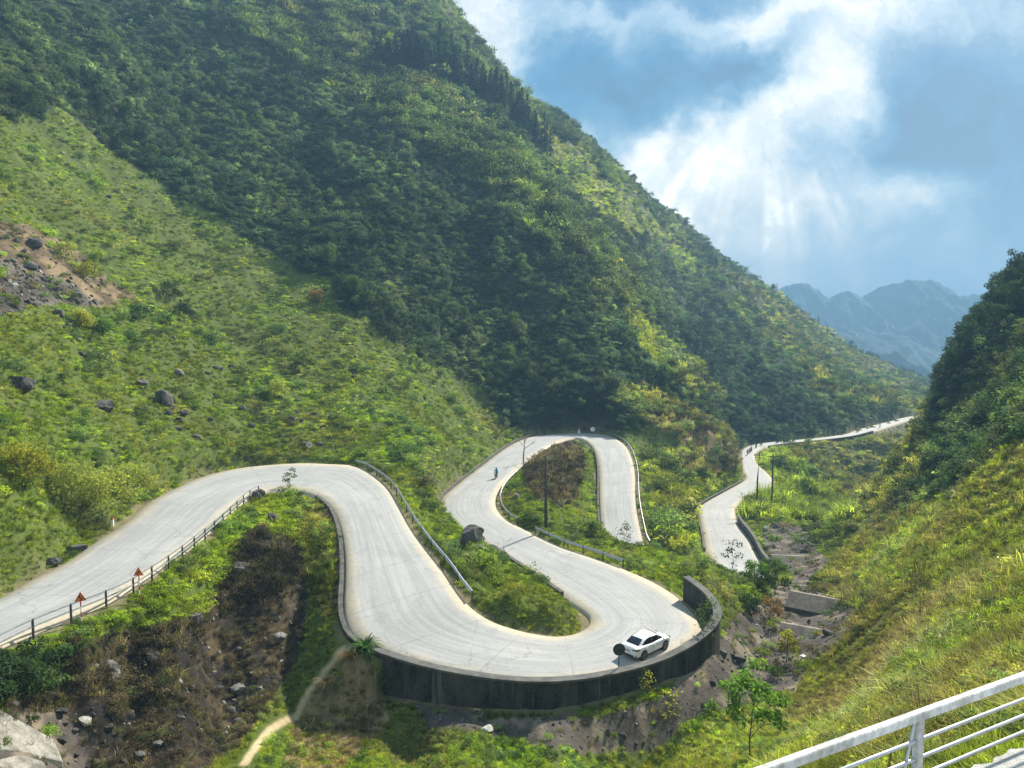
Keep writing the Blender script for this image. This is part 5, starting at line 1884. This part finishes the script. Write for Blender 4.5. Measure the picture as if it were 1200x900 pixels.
def tree_thing(name, loc, h, label, cat, mat, r=.08, n=900, size=.12, rad=.5, limbs_n=7, spread=.4, start=.35, seed=0, bark=None, group=None, bend=.04, rz=None):
    g = np.random.default_rng(seed)
    root = empty(name, loc, g.uniform(0, 6.28) if rz is None else rz, label, cat, group)
    b, tips = limbs(h, r, g, limbs_n, spread, start, bend)
    b.build('trunk', bark or M_bark, root, True)
    if n:
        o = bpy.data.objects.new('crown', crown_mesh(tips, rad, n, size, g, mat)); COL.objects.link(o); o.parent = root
    return root


def gp(u, v, d):
    p = at_d(u, v, d)
    return (p[0], p[1], gz(p[0], p[1]))


tree_thing('tree', gp(880, 893, 40), 4.9, 'slender young tree with fresh green leaves in front of the dry stream bed', 'tree', LG, .05, 1500, .15, .46, 15, .42, .28, 3)
tree_thing('tree', gp(922, 770, 63.5), 2.9, 'small yellow-green tree standing in the stream bed below the weirs', 'tree', YG, .06, 700, .13, .5, 8, .26, .2, 4)
tree_thing('shrub', gp(905, 736, 73), 2.3, 'rusty brown bush beside the upper weir', 'shrub', OR, .05, 900, .11, .55, 8, .5, .1, 5)
tree_thing('shrub', gp(878, 741, 72), 1.5, 'low dark green bush at the foot of the rusty one', 'shrub', DG, .05, 900, .12, .55, 8, .6, .05, 6)
tree_thing('shrub', gp(908, 703, 83), 4.3, 'leafy green bush before the end of the lower road, taller of two', 'shrub', MID, .07, 1700, .15, .75, 9, .40, .15, 7)
tree_thing('shrub', gp(885, 704, 82), 3.0, 'leafy green bush before the end of the lower road, lower left of two', 'shrub', LG, .07, 1300, .14, .7, 9, .5, .1, 8)
tree_thing('sapling', gp(787, 872, 47), 4.2, 'thin nearly leafless sapling with yellow-green tips below the wall', 'sapling', YG, .028, 110, .11, .35, 9, .16, .25, 9)
tree_thing('sapling', gp(758, 838, 49.5), 1.5, 'spindly sapling with yellowish leaves against the retaining wall', 'sapling', YG, .02, 110, .11, .4, 7, .35, .2, 10)
tree_thing('shrub', gp(826, 800, 56), 3.2, 'tall thin shrub climbing the retaining wall at its right bend', 'shrub', MID, .03, 420, .11, .5, 9, .25, .15, 31)
tree_thing('shrub', gp(452, 808, 49.6), 1.5, 'leafy bush against the left end of the retaining wall', 'shrub', MID, .04, 900, .12, .6, 9, .55, .05, 33)
tree_thing('bare_tree', gp(613.5, 553, 135), 7.0, 'leafless grey tree leaning over the road at the head of the loop island', 'tree', MID, .17, 0, limbs_n=7, spread=.45, start=.45, seed=12, bark=M_bare, rz=.4)
tree_thing('bare_shrub', gp(590, 653, 72.5), 2.6, 'leafless twiggy shrub at the road edge beside the wedge wall', 'shrub', MID, .03, 0, limbs_n=10, spread=.6, start=.05, seed=13, bark=M_bare)
tree_thing('sapling', gp(340, 574, 79), 2.9, 'small upright sapling on the grassy tip inside the first bend', 'sapling', MID, .035, 240, .12, .38, 7, .22, .3, 14)
tree_thing('sapling', gp(859, 668, 86), 4.2, 'dark sparse sapling in front of the lower road', 'sapling', DG, .045, 260, .15, .55, 9, .3, .25, 15)
tree_thing('shrub', gp(731, 640, 89), 2.6, 'wispy dark shrub in front of the end of the looping road', 'shrub', DG, .03, 240, .12, .5, 8, .35, .1, 16)
tree_thing('shrub', gp(700, 635, 91), 2.0, 'pale green shrub left of the end of the looping road', 'shrub', MID, .04, 700, .12, .55, 8, .5, .1, 17)
tree_thing('shrub', gp(820, 575, 170), 4.0, 'round dark bush above the kerb of the lower road', 'shrub', DG, .08, 700, .25, 1.0, 8, .5, .1, 18)
for k, (u, v, d, h, lab) in enumerate(((118, 560, 62, 4.4, 'tall pale feathery bush above the near road, the middle and largest'), (82, 548, 61, 3.6, 'pale feathery bush above the near road, left of the largest'), (150, 545, 69, 3.2, 'pale feathery bush above the near road, right of the largest'),
                                       (30, 560, 55, 2.8, 'pale feathery bush nearest the left edge of the slope'))):
    tree_thing('bush', gp(u, v, d), h, lab, 'bush', PALE if k < 3 else YG, .05, 2300, .13, .9, 14, .55, .05, 40 + k, group='pale feathery bushes')
for k, (u, v, d, h, lab, mt) in enumerate((
        (97, 355, 97, 2.2, 'yellowish clump of leaves at the lower end of the scree', YG), (120, 350, 100, 1.8, 'small green clump just right of the scree', LG), (75, 285, 112, 3.0, 'pale yellow bush at the upper rim of the bare soil', PALE),
        (100, 300, 112, 2.4, 'yellow bush lower down the rim of the bare soil', YG), (200, 345, 132, 3.4, 'dark thicket right of the tip of the bare soil', DG), (215, 352, 130, 2.8, 'second dark thicket further from the bare soil tip', DG),
        (370, 355, 165, 3.0, 'dry brownish bush near the wood edge', OR), (325, 455, 115, 2.8, 'pale bush in the mid meadow', PALE))):
    tree_thing('bush', gp(u, v, d), h, lab, 'bush', mt, .05, 1000, .17, .8, 10, .5, .05, 60 + k)


def leaf_fountain(loc, L, n, label, mat, seed, cat='plant', name='long_leaved_plant', width=.035):
    g = np.random.default_rng(seed)
    o = bpy.data.objects.new(name, mesh_from_quads(name, *fronds(n, L, g, width), mat)); COL.objects.link(o)
    o.location = loc
    return tag(o, label, cat)


leaf_fountain(gp(428, 786, 50.0), 2.0, 80, 'big fresh green long-leaved plant at the left end of the retaining wall', foliage('corn_leaves', (.06, .13, .03), .45), 1, width=.05)
for k, (u, v, d, L, lab, mt) in enumerate(((70, 768, 38.5, 1.5, 'arching dark tussock under the fence nearest the left edge', DG), (95, 775, 39, 1.7, 'arching dark tussock under the fence, in the middle of three', MID), (125, 768, 41, 1.4, 'arching dark tussock under the fence, rightmost of three', DG),
                                           (385, 830, 48.5, 1.8, 'straw coloured tussock right of the dirt path', foliage('straw', (.32, .24, .11), .4)), (410, 815, 49.5, 1.7, 'rusty dry tussock below the left end of the wall', foliage('rust_straw', (.26, .15, .06), .4)),
                                           (430, 838, 47.5, 1.6, 'straw tussock just under the rusty dry one', foliage('straw_pale', (.36, .29, .15), .4)), (365, 850, 46, 1.6, 'dry tussock close to the dirt path', foliage('straw_dull', (.24, .19, .09), .4)))):
    leaf_fountain(gp(u, v, d), L, 70, lab, mt, 20 + k, 'grass tussock', 'tussock', .016)


# ------------------------------------------------------------------ conifers of the high slope and trees along the ridges
def pine_proto(seed, label, group, name='pine_tree', h=9., w=.24, n=420, mat=None, size=.42):
    g = np.random.default_rng(seed)
    root = empty(name, (0, 0, 0), 0, label, 'tree', group)
    MB().tube([(0, 0, -.6), (0, 0, h * .5), (.05, 0, h)], [.16, .11, .02], 6).build('trunk', M_bark, root, True)
    Q = []; var = []
    for i in range(n):
        t = g.uniform(.10, 1.0) ** .85
        a = g.uniform(0, 6.28); R = h * w * (1.04 - t) ** .8 * g.uniform(.25, 1.12) * (1 + .22 * math.sin(t * 34))
        p = np.array([math.cos(a) * R, math.sin(a) * R, t * h - R * .25])
        o_ = np.array([math.cos(a), math.sin(a), -.3 + g.normal(0, .2)]); s = size * g.uniform(.6, 1.3) * (1.15 - .5 * t)
        sd_ = np.array([-o_[1], o_[0], g.normal(0, .25)])
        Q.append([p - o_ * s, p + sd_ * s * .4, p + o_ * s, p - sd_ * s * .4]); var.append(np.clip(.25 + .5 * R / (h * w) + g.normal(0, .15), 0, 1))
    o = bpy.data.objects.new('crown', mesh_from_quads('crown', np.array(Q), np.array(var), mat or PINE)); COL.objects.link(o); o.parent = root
    return root


def round_proto(seed, label, group, h=7., mat=None, n=520, size=.33, rad=1.15, name='tree'):
    return tree_thing(name, (0, 0, 0), h, label, 'tree', mat or MID, .14, n, size, rad, 8, .3, .35, seed, group=group)


def plant_row(protos, spots, smin, smax, g, label=None):
    first = list(protos)
    for (x, y) in spots:
        k = int(g.integers(len(protos)))
        if first and protos[k] in first:
            o = protos[k]; first.remove(o)
        else:
            o = copy_thing(protos[k])
        o.location = (x, y, gz(x, y) - .2)
        s = g.uniform(smin, smax); o.scale = (s, s, s * g.uniform(.85, 1.2)); o.rotation_euler = (0, 0, g.uniform(0, 6.28))
    for o in first:   # nothing of this kind was needed
        for c in list(o.children):
            bpy.data.objects.remove(c)
        bpy.data.objects.remove(o)


g = np.random.default_rng(99)
lab, grp = 'dark conifer in the long row slanting down the high mountain slope', 'conifers in the slanting row on the mountain'
pp = [pine_proto(s, lab, grp) for s in (1, 2, 3)]
spots = []
for i in range(105):
    f = i / 104
    u = np.interp(f, [0, .3, .6, 1], [442, 500, 565, 641]) + g.normal(0, 4)
    v = np.interp(f, [0, .3, .6, 1], [62, 92, 125, 182]) - abs(g.normal(0, 10)) + 6
    d = np.interp(u, [440, 540, 640], [330, 365, 385]) * (1 + (np.interp(f, [0, .3, .6, 1], [62, 92, 125, 182]) - v) * .0035)
    p = at_d(u, v, d); spots.append((p[0], p[1]))
plant_row(pp, spots, 1.15, 1.8, g)
lab, grp = 'small dark tree standing along the skyline of the far ridge', 'trees along the far ridge line'
pp = [pine_proto(11, lab, grp, 'ridge_tree', 8., .26, 260), round_proto(12, lab, grp, 6., DG, 300, .4, 1.2, 'ridge_tree')]
spots = []
ru = np.array([600, 653, 720, 800, 850, 897, 943, 1013, 1048, 1083]); rd = np.array([503, 525, 555, 600, 640, 690, 740, 820, 860, 900])
for i in range(74):
    u = g.uniform(640, 1080) if i < 22 else g.uniform(890, 1080)
    d = np.interp(u, ru, rd) * g.uniform(.86, 1.0)
    spots.append(((u - 600) / F * d, d))
plant_row(pp, spots, .7, 1.35, g)
lab, grp = 'dark green tree growing on the steep dark hillside at the right edge', 'trees of the right hillside'
pp = [round_proto(21, lab, grp, 7.5, DG, 900, .27, 1.2, 'hillside_tree'), round_proto(22, lab, grp, 6.5, DG, 800, .27, 1.15, 'hillside_tree'), round_proto(23, lab, grp, 6., foliage('deep_green_leaves', (.035, .065, .022), .35), 800, .27, 1.2, 'hillside_tree')]
spots = []
while len(spots) < 95:
    u = g.uniform(1098, 1260); d = g.uniform(122, 195)
    x = (u - 600) / F * d
    z = gz(x, d)
    uu, vv = project(np.array([x, d, z]))
    if vv < np.interp(uu, [1085, 1110, 1150, 1200, 1260], [490, 465, 410, 375, 335]):
        spots.append((x, d))
plant_row(pp, spots, .5, .9, g)
lab, grp = 'rounded green tree growing on the wooded mountain face above the loop', 'trees of the wooded mountain face'
pp = [round_proto(31, lab, grp, 6.0, MID, 650, .30, 1.15, 'woodland_tree'), round_proto(32, lab, grp, 5.0, DG, 600, .30, 1.1, 'woodland_tree'), round_proto(33, lab, grp, 5.5, foliage('grey_green_leaves', (.06, .085, .045), .35), 600, .28, 1.1, 'woodland_tree')]
spots = []
while len(spots) < 190:
    th = g.uniform(-.55, .33); r = math.exp(g.uniform(math.log(165), math.log(430)))
    x, y = r * math.sin(th), r * math.cos(th)
    zz, qq, _, _ = ground(np.array([x]), np.array([y]))
    if areas(np.array([x]), np.array([y]), zz)[0] == AREA_ID['forest'] and qq[0] > 6:
        spots.append((x, y))
plant_row(pp, spots, .5, 1.0, g)
